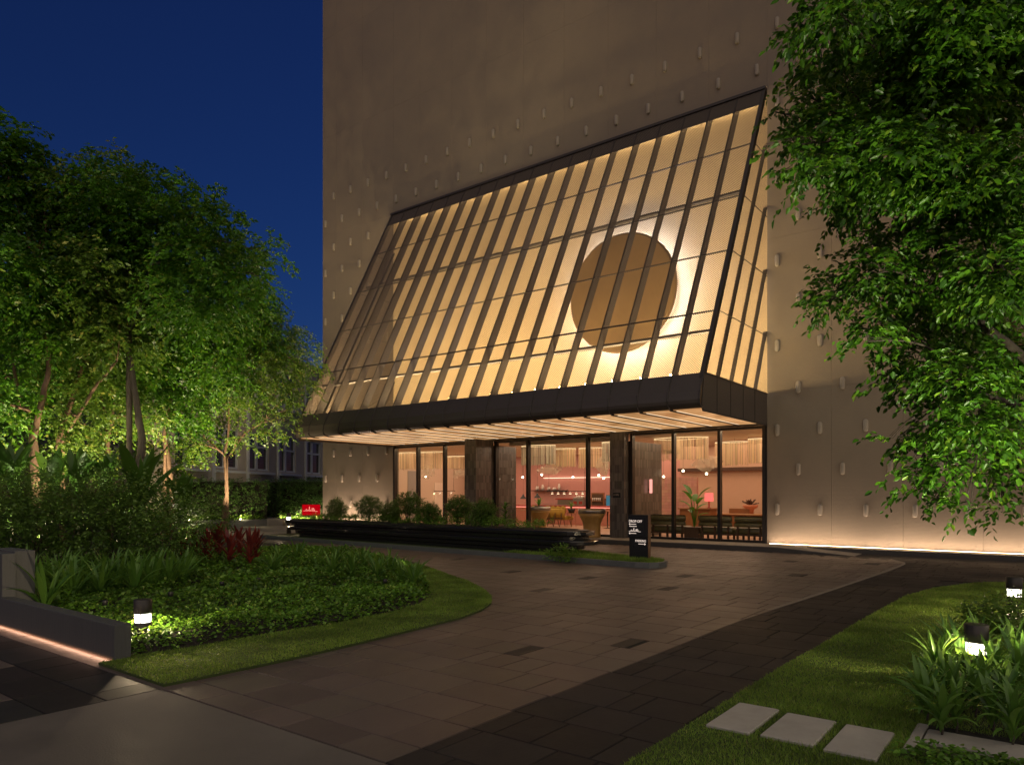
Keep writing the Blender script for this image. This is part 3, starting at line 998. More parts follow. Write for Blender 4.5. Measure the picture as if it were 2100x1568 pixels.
# joint bars between panels and ribs behind them
for i in range(NP + 1):
    x = CX0 + i * DX
    xa, xb = (x - .02, x + .02)
    if i == 0: xa, xb = x, x + .10
    if i == NP: xa, xb = x - .10, x
    q = []
    D = .26
    for z in (4.40, 13.42):
        q += [on_face(xa, z, .012), on_face(xb, z, .012), on_face(xb, z, -D if 0 < i < NP else -.14), on_face(xa, z, -D if 0 < i < NP else -.14)]
    MB().add(q, [(0, 1, 5, 4), (1, 2, 6, 5), (2, 3, 7, 6), (3, 0, 4, 7), (4, 5, 6, 7), (0, 3, 2, 1)]).build('rib', M['dark_metal'], cano)
for z in zt[1:-1]:
    q = []
    for x in (CX0 + .1, CX1 - .1):
        q += [on_face(x, z - .013, .004), on_face(x, z + .013, .004), on_face(x, z + .013, -.03), on_face(x, z - .013, -.03)]
    MB().add(q, [(0, 1, 2, 3), (4, 7, 6, 5), (0, 4, 5, 1), (1, 5, 6, 2), (2, 6, 7, 3), (3, 7, 4, 0)]).build('joint_bar', M['dark_metal'], cano)
for z in (10.12, 5.85):
    q = []
    for x in (CX0 + .1, CX1 - .1):
        q += [on_face(x, z - .035, -.24), on_face(x, z + .035, -.24), on_face(x, z + .035, -.32), on_face(x, z - .035, -.32)]
    MB().add(q, [(0, 1, 2, 3), (4, 7, 6, 5), (0, 4, 5, 1), (1, 5, 6, 2), (2, 6, 7, 3), (3, 7, 4, 0)]).build('purlin', M['dark_metal'], cano)
# top rail and the dark box behind the topmost strip of mesh
MB().box(CX0, 21.12, 13.42, CX1, FY - .004, 13.50).build('top_rail', M['dark_metal'], cano)
q = []
for x in (CX0 + .11, CX1 - .11):
    q += [on_face(x, 12.90, -.02), on_face(x, 13.41, -.02), on_face(x, 13.41, -.035), on_face(x, 12.90, -.035)]
MB().add(q, [(0, 1, 2, 3), (4, 7, 6, 5), (0, 4, 5, 1), (1, 5, 6, 2), (2, 6, 7, 3), (3, 7, 4, 0)]).build('top_liner', M['liner'], cano)
MB().box(CX0 + .03, 21.16, 13.25, CX1 - .03, FY - .006, 13.41).build('top_box', M['liner'], cano)
# fascia band that curls under the bottom edge
prof = [(yf(4.53), 4.53), (yf(4.30), 4.30), (yf(4.08), 4.08), (16.345, 3.95), (16.325, 3.86), (16.34, 3.78), (16.39, 3.72), (16.46, 3.69), (16.55, 3.675)]
for i in range(NP):
    xa, xb = CX0 + i * DX + .008, CX0 + (i + 1) * DX - .008
    n_ = len(prof)
    vs = [(xa, y_, z_) for y_, z_ in prof] + [(xb, y_, z_) for y_, z_ in prof]
    vs += [(xa, y_ + .03, z_ + .012) for y_, z_ in prof] + [(xb, y_ + .03, z_ + .012) for y_, z_ in prof]
    fs = [(k, k + 1, n_ + k + 1, n_ + k) for k in range(n_ - 1)] + [(2 * n_ + k, 3 * n_ + k, 3 * n_ + k + 1, 2 * n_ + k + 1) for k in range(n_ - 1)]
    fs += [(0, n_, 3 * n_, 2 * n_), (n_ - 1, 3 * n_ - 1, 4 * n_ - 1, 2 * n_ - 1)]
    fs += [(k, 2 * n_ + k, 2 * n_ + k + 1, k + 1) for k in range(n_ - 1)] + [(n_ + k, n_ + k + 1, 3 * n_ + k + 1, 3 * n_ + k) for k in range(n_ - 1)]
    MB().add(vs, fs).build('fascia_panel', M['fascia'], cano)
for i in range(NP + 1):
    x = CX0 + i * DX
    pts = [(x, y_ - .012 * (z_ > 3.72), z_ - .012 * (z_ <= 3.8)) for y_, z_ in prof]
    MB().tube(pts, .020, 6).build('fascia_seam', M['dark_metal'], cano)
# sloping soffit beams with luminous sheets between them
SZ = 3.665
for i in range(NP + 1):
    x = CX0 + i * DX
    if i in (0, NP): continue
    MB().box(x - .045, 16.56, SZ - .022, x + .045, FY - .08, SZ + .10).build('soffit_beam', M['dark_metal'], cano)
    MB().box(x + .050, 16.75, SZ - .008, x + .064, FY - .2, SZ - .001).build('light_strip', M['led_soffit'], cano)
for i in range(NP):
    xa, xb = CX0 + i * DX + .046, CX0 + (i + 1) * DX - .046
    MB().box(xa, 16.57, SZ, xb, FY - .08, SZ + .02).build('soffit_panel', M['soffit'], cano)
MB().box(CX0 + .03, FY - .079, SZ - .05, CX1 - .03, FY - .062, SZ + .12).build('soffit_edge', M['dark_metal'], cano)
# side walls of the canopy: mesh above, dark mesh band below
for sx, X in ((0, CX0), (1, CX1)):
    sgn = 1 if sx else -1
    nb = 5
    Yb = [16.60 + (FY - .02 - 16.60) * k / nb for k in range(nb + 1)]     # where ribs meet the band top
    def cut(y, z): return y <= FY - .02
    zt2 = [4.53, 6.22, 7.98, 9.71, 11.47, 13.42]
    slope = (21.17 - 16.60) / (13.42 - 4.53)
    for k in range(nb):
        for z0, z1 in zip(zt2, zt2[1:]):
            def yy(z, kk): return Yb[kk] + (z - 4.53) * slope
            pts = [(yy(z0, k) + .02, z0 + .012), (yy(z0, k + 1) - .02, z0 + .012), (yy(z1, k + 1) - .02, z1 - .012), (yy(z1, k) + .02, z1 - .012)]
            # clip against the wall plane
            Ym = FY - .015
            outp = []
            for a in range(4):
                p, q = pts[a], pts[(a + 1) % 4]
                if p[0] <= Ym: outp.append(p)
                if (p[0] <= Ym) != (q[0] <= Ym):
                    u = (Ym - p[0]) / (q[0] - p[0]); outp.append((Ym, p[1] + (q[1] - p[1]) * u))
            if len(outp) < 3: continue
            vs = [(X, y_, z_) for y_, z_ in outp]
            MB().add(vs, [tuple(range(len(vs)))]).build('side_mesh_panel', M['mesh_side'], cano)
        if k:
            z1 = min(13.42, 4.53 + (FY - .02 - Yb[k]) / slope)
            y1_ = Yb[k] + (z1 - 4.53) * slope
            a = X - sgn * .10; b = X + sgn * .006
            q = [(a, Yb[k] - .02, 4.45), (b, Yb[k] - .02, 4.45), (b, Yb[k] + .02, 4.45), (a, Yb[k] + .02, 4.45), (a, y1_ - .02, z1), (b, y1_ - .02, z1), (b, y1_ + .02, z1), (a, y1_ + .02, z1)]
            MB().add(q, [(0, 1, 5, 4), (1, 2, 6, 5), (2, 3, 7, 6), (3, 0, 4, 7), (4, 5, 6, 7), (0, 3, 2, 1)]).build('side_rib', M['dark_metal'], cano)
    for z in zt2[1:-1]:
        MB().box(min(X, X + sgn * .008) - .002, yf(z) + .02, z - .011, max(X, X + sgn * .008), FY - .016, z + .011).build('joint_bar', M['dark_metal'], cano)
    # band
    bandp = [(yf(4.53) + .01, 4.53), (16.47, 3.74), (16.56, 3.60), (FY - .015, 3.60), (FY - .015, 4.53)]
    x0_, x1_ = (X - .03, X + .004) if sx else (X - .004, X + .03)
    vs = [(x0_, y_, z_) for y_, z_ in bandp] + [(x1_, y_, z_) for y_, z_ in bandp]
    MB().add(vs, [(4, 3, 2, 1, 0), (5, 6, 7, 8, 9)] + [(k, (k + 1) % 5, 5 + (k + 1) % 5, 5 + k) for k in range(5)]).build('side_band', M['fascia'], cano)
    for k in range(1, nb + 0):
        MB().box(X + (0 if sx else -.014), Yb[k] - .12 * 1 - .01, 3.62, X + (.014 if sx else 0), Yb[k] - .12 + .01, 4.52).build('band_seam', M['dark_metal'], cano)
    MB().box(X + (0 if sx else -.018), 16.50, 3.585, X + (.018 if sx else 0), FY - .016, 3.625).build('edge_rail', M['dark_metal'], cano)
    MB().box(X + (0 if sx else -.018), 16.62, 4.515, X + (.018 if sx else 0), FY - .016, 4.55).build('edge_rail', M['dark_metal'], cano)
# floor of the light box, the lamps standing on it
MB().box(CX0 + .04, 16.65, 4.30, CX1 - .04, FY - .02, 4.33).build('light_box_floor', M['liner'], cano)
LC = (1.0, .70, .34)
area('uplight', cano, ((CX0 + CX1) / 2, 17.6, 4.42), (15.2, .18), POW_UP, LC, (R(180 - 14), 0, 0))
area('uplight', cano, ((CX0 + CX1) / 2, 20.75, 4.42), (15.2, .10), POW_UP2, LC, (R(180 - 6), 0, 0))
area('uplight', cano, (CX1 - .9, 18.6, 4.45), (.10, 3.2), POW_SIDE, LC, (0, R(180 + 38), 0))  # added lamp, strengthens the spill on the wall to the right
area('uplight', cano, (CX0 + .9, 18.6, 4.45), (.10, 3.2), POW_SIDE * .4, LC, (0, R(180 - 38), 0))  # added lamp, strengthens the spill on the wall to the left
area('downlight', cano, ((CX0 + CX1) / 2, 21.22, 13.235), (15.2, .05), POW_DN, LC, (R(8), 0, 0))
for i in range(1, NP + 1):
    x = CX0 + i * DX
    MB().box(x - .10, yf(4.62) + .05, 4.50, x - .045, yf(4.62) + .13, 4.60).build('rib_lamp', M['led_rib'], cano)
# the big disc with its halo
disc = thing('wall_disc', (-11.3, 20.7, 8.1), 'large dark gold disc with a white halo behind the canopy mesh', 'wall disc')
mb = MB()
n_ = 72; Rr = 1.93
vs = []
for yy_, rr in ((20.62, Rr - .03), (20.60, Rr - .06), (20.65, Rr), (20.72, Rr), (20.72, Rr - .02)):
    for k in range(n_):
        a = 2 * PI * k / n_
        vs.append((-11.3 + rr * math.cos(a), yy_, 8.1 + rr * math.sin(a)))
fs = [tuple(range(n_, 2 * n_)), tuple(range(4 * n_, 5 * n_))]
for l, m2 in ((1, 0), (0, 2), (2, 3), (3, 4)):
    for k in range(n_): fs.append((l * n_ + k, l * n_ + (k + 1) % n_, m2 * n_ + (k + 1) % n_, m2 * n_ + k))
mb.add(vs, fs).build('disc_face', M['disc'], disc)
vs = []
for yy_ in (20.92, 21.0):
    for k in range(n_):
        a = 2 * PI * k / n_
        vs.append((-11.3 + (Rr - .24) * math.cos(a), yy_, 8.1 + (Rr - .24) * math.sin(a)))
MB().add(vs, [(k, (k + 1) % n_, n_ + (k + 1) % n_, n_ + k) for k in range(n_)]).build('halo_strip', M['led_halo'], disc)
mb = MB()
vs = []
for yy_ in (20.73, FY - .01):
    for k in range(24):
        a = 2 * PI * k / 24
        vs.append((-11.3 + .5 * math.cos(a), yy_, 8.1 + .5 * math.sin(a)))
mb.add(vs, [(k, (k + 1) % 24, 24 + (k + 1) % 24, 24 + k) for k in range(24)]).build('stand_off', M['dark_metal'], disc)

# ================================================================ PLANTS: tools
def leaf_arrays(base, d, up, L, Wd, curl=.12):
    """pointed leaves, 6 vertices each, folded along the midrib; all args (n,3) or (n,)"""
    d = d / np.maximum(np.linalg.norm(d, axis=1, keepdims=True), 1e-6)
    s = np.cross(d, up); s /= np.maximum(np.linalg.norm(s, axis=1, keepdims=True), 1e-6)
    nn = np.cross(s, d)
    L = L[:, None]; Wd = Wd[:, None]
    V = np.empty((len(d), 6, 3))
    V[:, 0] = base
    V[:, 1] = base + d * L * .35 + s * Wd + nn * Wd * .35
    V[:, 2] = base + d * L * .72 + s * Wd * .72 + nn * (Wd * .25 - L * curl * .4)
    V[:, 3] = base + d * L - nn * L * curl
    V[:, 4] = base + d * L * .72 - s * Wd * .72 + nn * (Wd * .25 - L * curl * .4)
    V[:, 5] = base + d * L * .35 - s * Wd + nn * Wd * .35
    i = np.arange(len(d))[:, None] * 6
    F = np.concatenate([i + np.array([0, 1, 2, 3]), i + np.array([0, 3, 4, 5])], 1).reshape(-1, 4)
    return V.reshape(-1, 3), F


def diamond_arrays(base, d, up, L, Wd):
    d = d / np.maximum(np.linalg.norm(d, axis=1, keepdims=True), 1e-6)
    s = np.cross(d, up); s /= np.maximum(np.linalg.norm(s, axis=1, keepdims=True), 1e-6)
    nn = np.cross(s, d)
    L = L[:, None]; Wd = Wd[:, None]
    V = np.empty((len(d), 4, 3))
    V[:, 0] = base
    V[:, 1] = base + d * L * .45 + s * Wd + nn * Wd * .3
    V[:, 2] = base + d * L
    V[:, 3] = base + d * L * .45 - s * Wd + nn * Wd * .3
    F = np.arange(len(d) * 4).reshape(-1, 4)
    return V.reshape(-1, 3), F


def sprays(rs, C, A, n, L, leaf, droop=.5, near=False, ratio=.27):
    """C (m,3) start points, A (m,3) twig directions: n leaves alternate along each twig"""
    m = len(C)
    t = (np.arange(n) + .6) / n
    L_ = L * (.6 + .8 * rs.rand(m))
    A = A / np.maximum(np.linalg.norm(A, axis=1, keepdims=True), 1e-6)
    pos = C[:, None] + A[:, None] * (t[None, :, None] * L_[:, None, None])
    pos[:, :, 2] -= droop * L_[:, None] * t[None] ** 2
    side = np.cross(A, np.array([0, 0, 1.0])); side /= np.maximum(np.linalg.norm(side, axis=1, keepdims=True), 1e-6)
    sg = np.where(np.arange(n) % 2 == 0, 1.0, -1.0)
    d = A[:, None] * .55 + side[:, None] * sg[None, :, None] * .75 + rs.randn(m, n, 3) * .28
    d[:, :, 2] -= .28 + droop * .7 * t[None]
    base = (pos + rs.randn(m, n, 3) * leaf * .25).reshape(-1, 3)
    up = np.array([0, 0, 1.0]) + rs.randn(m * n, 3) * .45
    ll = leaf * (.65 + .7 * rs.rand(m * n))
    fn = leaf_arrays if near else diamond_arrays
    return fn(base, d.reshape(-1, 3), up, ll, ll * ratio)


def shell_points(rs, lobes, dens):
    """random points in the outer part of a set of ellipsoids; dens = points per m3"""
    out = []; outd = []
    for c, r in lobes:
        r = np.array(r) if hasattr(r, '__len__') else np.array([r, r, r * .8])
        vol = 4.19 * r.prod()
        k = max(6, int(vol * dens))
        v = rs.randn(k, 3); v /= np.linalg.norm(v, axis=1, keepdims=True)
        rad = rs.rand(k) ** .45
        wob = 1 + .18 * np.sin(v[:, 0] * 5 + c[0] * 3) * np.sin(v[:, 1] * 6 + c[1]) + .12 * np.sin(v[:, 2] * 9 + c[2] * 2)
        p = np.array(c) + v * r * (rad * wob)[:, None]
        out.append(p); outd.append(v)
    return np.concatenate(out), np.concatenate(outd)


def bez(a, b, bend, n=6, sag=0):
    a, b = Vector(a), Vector(b)
    pts = []
    for i in range(n + 1):
        t = i / n
        p = a.lerp(b, t)
        p += Vector(bend) * (math.sin(PI * t))
        pts.append(p)
    return pts


def tree(name, trunks, lobes, dens, n, L, leaf, lmat, label, group=None, seed=0, bark='bark', r0=.11, near=False, droop=.45, twigs=3, cat='tree', ratio=.27):
    rs = np.random.RandomState(seed); rd = random.Random(seed)
    base = trunks[0][0]
    root = thing(name, base, label, cat, group)
    ends = []
    for ti, tr_ in enumerate(trunks):
        m = MB()
        k = len(tr_)
        rr = [r0 * .8 * (1 if ti == 0 else .75) * (1 - .6 * i / (k - 1)) for i in range(k)]
        # subdivide for a gently crooked stem
        pts, rad = [], []
        for i in range(k - 1):
            a, b = Vector(tr_[i]), Vector(tr_[i + 1])
            for s_ in range(4):
                t = s_ / 4
                pts.append(a.lerp(b, t) + Vector((rd.uniform(-1, 1), rd.uniform(-1, 1), 0)) * .018)
                rad.append((rr[i] * (1 - t) + rr[i + 1] * t) * rd.uniform(.93, 1.07))
        pts.append(Vector(tr_[-1])); rad.append(rr[-1])
        rad[0] *= 1.35
        m.tube(pts, rad, 9)
        m.build('trunk', M[bark], root, True)
        ends.append((pts, rad))
    for c, r in lobes:
        c = Vector(c)
        best = None
        for pts, rad in ends:
            for i in range(len(pts) // 3, len(pts)):
                dd = (pts[i] - c).length + max(0, pts[i].z - c.z) * 2
                if best is None or dd < best[0]: best = (dd, pts[i], rad[i])
        _, p, r_ = best
        rm = r if not hasattr(r, '__len__') else min(r)
        bend = Vector((rd.uniform(-.12, .12), rd.uniform(-.12, .12), .10)) * (c - p).length
        q = bez(p, c, bend, 7)
        m = MB(); ra = r_ * .62
        m.tube(q, [ra * (1 - .75 * i / 7) + .004 for i in range(8)], 6)
        for _ in range(twigs):
            v = Vector((rd.uniform(-1, 1), rd.uniform(-1, 1), rd.uniform(-.3, .9))).normalized()
            st = q[rd.randint(3, 7)]
            m.tube(bez(st, c + v * rm * .9, Vector((0, 0, .06)), 4), [ra * .32, ra * .26, ra * .2, ra * .14, .003], 4)
        m.build('branch', M[bark], root, True)
    P_, D_ = shell_points(rs, lobes, dens)
    D_[:, 2] = np.clip(D_[:, 2], -.35, .5)
    V, F = sprays(rs, P_, D_ + rs.randn(*D_.shape) * .35, n, L, leaf, droop, near, ratio)
    link('crown', np_mesh('crown', V - np.array(base), F, M[lmat]), root)
    return root


def shrub(name, c, r, count, leaf, lmat, label, group=None, seed=0, cat='shrub', stem=True, n=8, L=.16, droop=.1, z0=None, stems=5, stick=None):
    """mounded bush: ellipsoid of leafy twigs on a few stems; c = centre, r = radii"""
    rs = np.random.RandomState(seed); rd = random.Random(seed)
    zb = z0 if z0 is not None else 0
    root = thing(name, (c[0], c[1], zb), label, cat, group)
    v = rs.randn(count, 3); v /= np.linalg.norm(v, axis=1, keepdims=True)
    rad = rs.rand(count) ** .35
    wob = 1 + .16 * np.sin(v[:, 0] * 6 + seed) * np.cos(v[:, 1] * 5 + seed * 2) + .10 * np.sin(v[:, 2] * 8)
    P_ = np.array(c) + v * np.array(r) * (rad * wob)[:, None]
    P_[:, 2] = np.maximum(P_[:, 2], zb + .03)
    V, F = sprays(rs, P_, v + rs.randn(count, 3) * .3 + np.array([0, 0, .35]), n, L, leaf, droop)
    link('foliage', np_mesh('foliage', V - np.array([c[0], c[1], zb]), F, M[lmat]), root)
    if stem:
        m = MB()
        for k in range(stems):
            e = Vector(c) + Vector((rd.uniform(-.6, .6) * r[0], rd.uniform(-.6, .6) * r[1], rd.uniform(-.2, .5) * r[2]))
            m.tube(bez((c[0] + rd.uniform(-.05, .05), c[1] + rd.uniform(-.05, .05), zb), e, (0, 0, .02), 4), [.016, .014, .011, .008, .004], 5)
        m.build('stem', M['bark_grey'], root, True)
    return root


def strap_leaf_mesh(name, L, wd, arch, mat_, fold=.35, seg=6, tipw=.0):
    """one long arching leaf rising along +Z then bending to +X"""
    vs = []; fs = []
    x = z = 0.0
    for i in range(seg + 1):
        t = i / seg
        ang = (PI / 2 - .15) - arch * t ** 1.2
        if i:
            x += math.cos(ang) * L / seg; z += math.sin(ang) * L / seg
        w_ = wd * (math.sin(PI * min(1, t * .86 + .14)) ** .7 if t < 1 else tipw)
        w_ = max(w_, .0006)
        up = Vector((-math.sin(ang), 0, math.cos(ang)))
        p = Vector((x, 0, z))
        vs += [p + Vector((0, w_, 0)) + up * w_ * fold, p, p + Vector((0, -w_, 0)) + up * w_ * fold]
    for i in range(seg):
        a = i * 3
        fs += [(a, a + 1, a + 4, a + 3), (a + 1, a + 2, a + 5, a + 4)]
    me = bpy.data.meshes.new(name)
    me.from_pydata([tuple(v) for v in vs], [], fs)
    me.materials.append(mat_)
    for p in me.polygons: p.use_smooth = True
    me.update()
    return me


_leafcache = {}
def rosette(name, loc, L, wd, n, mat_, label, group, seed=0, cat='plant', fan=1.0, h0=0.0, stem_r=0, archmin=.5, archmax=1.9, parts=True, lay=None):
    rd = random.Random(seed)
    key = (round(L, 2), round(wd, 3), mat_)
    if key not in _leafcache:
        _leafcache[key] = [strap_leaf_mesh('leaf', L * s_, wd * s_ ** .5, archmin + (archmax - archmin) * k / 4, M[mat_]) for k, s_ in enumerate((.85, 1.0, 1.05, .95, .8))]
    ms = _leafcache[key]
    root = thing(name, loc, label, cat, group)
    for i in range(n):
        k = min(4, int(5 * i / n))
        me = ms[k]
        zz = h0 * (1 - .6 * i / n)
        if lay is not None: zz = lay[0] + (lay[1] - lay[0]) * (1 - i / n)
        o = link('leaf', me, root, (0, 0, zz))
        o.rotation_euler = (rd.uniform(-.18, .18), rd.uniform(-.12, .25) * fan + .05 * i / n, i * 2.4 + rd.uniform(-.4, .4))
        sc = rd.uniform(.8, 1.12)
        o.scale = (sc, sc, sc)
    if h0 > .05 or stem_r:
        MB().tube([(loc[0], loc[1], loc[2] - .02), (loc[0] + .01, loc[1], loc[2] + h0 * .5), (loc[0], loc[1], loc[2] + h0)], [stem_r or .015] * 3, 6).build('stem', M['bark_grey'], root, True)
    return root

ORD = ['first', 'second', 'third', 'fourth', 'fifth', 'sixth', 'seventh', 'eighth', 'ninth', 'tenth', 'eleventh', 'twelfth', 'thirteenth', 'fourteenth', 'fifteenth', 'sixteenth', 'seventeenth', 'eighteenth', 'nineteenth', 'twentieth']

# ================================================================ LEFT GROVE
def A(px, py, t): return at(px, py, t)
def LB(px, py, rp, t, j=0, fl=.8):
    c = at(px, py, t + j)
    r = rp * t / 1472.0
    return (tuple(c), (r, r, r * fl))
def trunk(pts, t, z0=0.0):
    out = [at(px, py, t + dt) for px, py, dt in pts]
    b = out[0].copy(); b.z = z0
    return [b] + out
gtr = 'tall trees of the grove on the left'
J = random.Random(5)
def lobes(lst, t, fl=.8): return [LB(px, py - 4, rp * 1.08, t, J.uniform(-1.2, 1.2), fl) for px, py, rp in lst]
tree('grove_tree', [trunk([(75, 1000, 0), (70, 900, 0), (84, 830, 0), (99, 760, .3), (96, 640, .4), (80, 540, .5)], 18.5), trunk([(72, 1000, .1), (60, 860, .4), (32, 780, .6), (20, 640, .8)], 18.5)],
     lobes([(-30, 300, 80), (10, 290, 45), (40, 370, 75), (90, 395, 60), (-20, 430, 90), (60, 480, 90), (-10, 560, 90), (70, 590, 80), (0, 680, 80), (90, 690, 70), (10, 780, 60), (-40, 830, 60), (40, 840, 45)], 18.5),
     62, 15, .46, .125, 'leaf', 'tallest tree of the grove, at the left edge, with a forked reddish lit trunk', gtr, 1, r0=.13)
tree('grove_tree', [trunk([(90, 1000, 0), (118, 930, 0), (128, 870, .2), (165, 770, .5), (180, 690, .6), (200, 600, .6)], 20), trunk([(128, 905, .1), (190, 800, -.4), (240, 740, -.5)], 20)],
     lobes([(150, 395, 60), (190, 460, 80), (130, 540, 70), (200, 580, 80), (160, 660, 80), (240, 690, 70), (120, 760, 60), (200, 780, 60), (150, 860, 40)], 20),
     62, 15, .46, .125, 'leaf_lit', 'tree leaning right behind the tallest one, its lit trunk slanting up', gtr, 2, r0=.12)
tree('grove_tree', [trunk([(218, 990, 0), (222, 900, 0), (236, 800, .2), (240, 700, .2)], 22), trunk([(222, 890, .1), (205, 800, .5), (215, 700, .6)], 22)],
     lobes([(230, 370, 60), (170, 720, 65), (215, 800, 60), (270, 860, 50), (170, 880, 45), (230, 640, 70), (300, 720, 60)], 22),
     58, 14, .44, .12, 'leaf_lit', 'slimmer tree with brightly lit lower leaves between two darker trunks', gtr, 3, r0=.10)
tree('grove_tree', [trunk([(283, 985, 0), (292, 900, 0), (280, 830, 0), (268, 740, .1), (263, 640, .2), (262, 520, .3)], 19.5), trunk([(264, 690, .1), (290, 610, -.3), (320, 520, -.5)], 19.5)],
     lobes([(205, 395, 60), (270, 400, 65), (335, 415, 70), (400, 440, 60), (445, 480, 60), (240, 480, 85), (330, 510, 85), (415, 540, 75), (490, 540, 60), (545, 525, 38), (220, 580, 70), (300, 600, 70), (380, 620, 75), (455, 620, 65), (530, 570, 36)], 19.5),
     62, 15, .46, .125, 'leaf', 'round-crowned dark tree in the middle of the grove with a smooth grey forked trunk', gtr, 4, bark='bark_grey', r0=.15)
tree('grove_tree', [trunk([(352, 985, 0), (338, 890, 0), (350, 820, .1), (340, 720, .1)], 22.5), trunk([(338, 880, 0), (365, 820, .4), (400, 720, .6)], 22.5)],
     lobes([(340, 680, 75), (420, 690, 70), (480, 640, 65), (520, 620, 45), (300, 760, 60), (380, 780, 70), (440, 760, 60), (330, 840, 50), (395, 850, 45), (520, 680, 55)], 22.5),
     62, 15, .44, .12, 'leaf', 'tree with a Y-shaped pale trunk in front of the garage', gtr, 5, r0=.10)
tree('grove_tree', [trunk([(458, 1050, 0), (466, 1000, 0), (460, 930, 0), (470, 880, .1), (472, 820, .1), (500, 740, .1)], 24.5, .03), trunk([(465, 940, 0), (500, 890, .4), (545, 860, .5)], 24.5), trunk([(463, 935, 0), (430, 905, -.3), (405, 880, -.4)], 24.5)],
     lobes([(500, 700, 55), (560, 690, 50), (605, 720, 40), (640, 745, 26), (480, 770, 55), (545, 760, 50), (600, 775, 38), (450, 830, 42), (510, 830, 40), (570, 810, 35), (410, 860, 34), (420, 905, 32), (395, 920, 24), (500, 900, 26), (560, 875, 30), (600, 845, 26), (590, 870, 18), (630, 800, 20), (475, 905, 22)], 24.5),
     90, 14, .38, .10, 'leaf_lit', 'small tree nearest the building with a slender pale lit trunk', gtr, 6, r0=.085)
tree('grove_tree', [trunk([(160, 980, 0), (150, 900, 0), (165, 800, 0)], 27), trunk([(152, 900, 0), (120, 800, 0)], 27)],
     lobes([(20, 640, 90), (120, 640, 90), (60, 740, 90), (160, 780, 80), (0, 850, 70), (90, 860, 60), (250, 760, 80), (330, 620, 80), (240, 600, 80)], 27),
     24, 14, .7, .15, 'leaf', 'dark tree at the back of the grove, seen between the front trunks', gtr, 7, r0=.14)
# low bushes lit from below near the trunks
for k, (px, py, rp, t) in enumerate([(175, 940, 34, 19), (45, 950, 40, 21), (360, 940, 34, 24), (255, 920, 36, 24)]):
    c = at(px, py, t); r = rp * t / 1472
    shrub('understorey_shrub', tuple(c), (r * 1.5, r * 1.5, r), 130, .12, 'leaf_lit', ['lit loose shrub between the two leftmost trunks', 'lit loose shrub at the left edge below the tallest tree', 'lit shrub left of the pale Y-shaped trunk', 'lit shrub right of the slimmer tree'][k],
          'loose shrubs below the grove', 30 + k, L=.35, n=10, stems=4)

def spot(parent, loc, target, power, color=(1, .80, .50), size=70, r=.05):
    l = bpy.data.lights.new('lamp_light', 'SPOT')
    l.energy = power; l.color = color; l.spot_size = R(size); l.spot_blend = .6; l.shadow_soft_size = r
    o = bpy.data.objects.new('lamp_light', l); col.objects.link(o)
    o.parent = parent; o.location = Vector(loc) - origin_of(parent)
    d = Vector(target) - Vector(loc)
    o.rotation_euler = d.to_track_quat('-Z', 'Y').to_euler()
    return o
def uplight(loc, target, power, label, size=75, color=(1, .80, .46)):
    th = thing('ground_spotlight', loc, label, 'spotlight', 'ground spotlights under the trees')
    d = (Vector(target) - Vector(loc)).normalized()
    b = Vector(loc) + Vector((0, 0, .14))
    MB().tube([Vector(loc), b], .012, 6).build('stake', M['black'], th)
    MB().tube([b - d * .06, b + d * .06], [.04, .05], 12).build('lamp_body', M['black'], th, True)
    MB().tube([b + d * .061, b + d * .064], [.04, .04], 12).build('lamp_lens', M['bulb'], th)
    spot(th, b + d * .08, target, power, color, size)
def gp(px, t, z=.03):
    p = at(px, 1012, t); p.z = z
    return p
UP = [(95, 17.6, (80, 560, 18.6), 300, 'ground spotlight at the foot of the tallest tree'),
      (150, 19.0, (170, 600, 20.2), 300, 'ground spotlight under the tree that leans right'),
      (240, 20.8, (225, 700, 22), 260, 'ground spotlight at the foot of the slimmer tree'),
      (310, 21.2, (370, 640, 22), 240, 'ground spotlight behind the smooth grey trunk'),
      (380, 21.6, (430, 620, 23), 260, 'ground spotlight by the pale Y-shaped trunk'),
      (475, 23.4, (500, 780, 24.6), 420, 'ground spotlight at the foot of the slender pale trunk'),
      (20, 18.4, (10, 700, 19.5), 220, 'ground spotlight at the far left of the grove')]
for px, t, (tx, ty, tt), pw, l in UP:
    uplight(tuple(gp(px, t)), tuple(at(tx, ty, tt)), pw * POW_TREE, l, 85)

# ================================================================ LEFT BED
def bed_h(P_):
    d = edge_dist(P_, BED_L)
    h = np.clip(d / .22, 0, 1) ** .6 * (.17 + .05 * np.sin(P_[:, 0] * 2.3) * np.sin(P_[:, 1] * 1.9) + .03 * np.sin(P_[:, 0] * 7 + P_[:, 1] * 5))
    return h + np.clip((d - .8) / 3, 0, 1) * .10
gx = np.arange(-20, -6.9, .16); gy = np.arange(3.3, 13.4, .16)
GX, GY = np.meshgrid(gx, gy)
PP = np.stack([GX.ravel(), GY.ravel()], 1)
ins = in_poly_np(PP, BED_L)
hh = np.where(ins, bed_h(PP) * .62 + .02, -.03)
V = np.column_stack([PP, hh])
nx, ny = len(gx), len(gy)
idx = np.arange(nx * ny).reshape(ny, nx)
F = np.stack([idx[:-1, :-1].ravel(), idx[:-1, 1:].ravel(), idx[1:, 1:].ravel(), idx[1:, :-1].ravel()], 1)
F = F[ins[F].any(1)]
bm_ = link('planting_bed_soil', np_mesh('planting_bed_soil', V, F, M['soil'], True)); tag(bm_, kind='structure')
MB().prism([(-32.8, 3.4), (-19.9, 3.4), (-19.9, 13.1), (-32.8, 13.8)], -.05, .08).build('planting_bed_soil', M['soil'], kind='structure')
rs = np.random.RandomState(21)
lo, hi = np.array([-16.5, 3.3]), np.array([-6.98, 12.6])
Pn = rs.rand(170000, 2) * (hi - lo) + lo
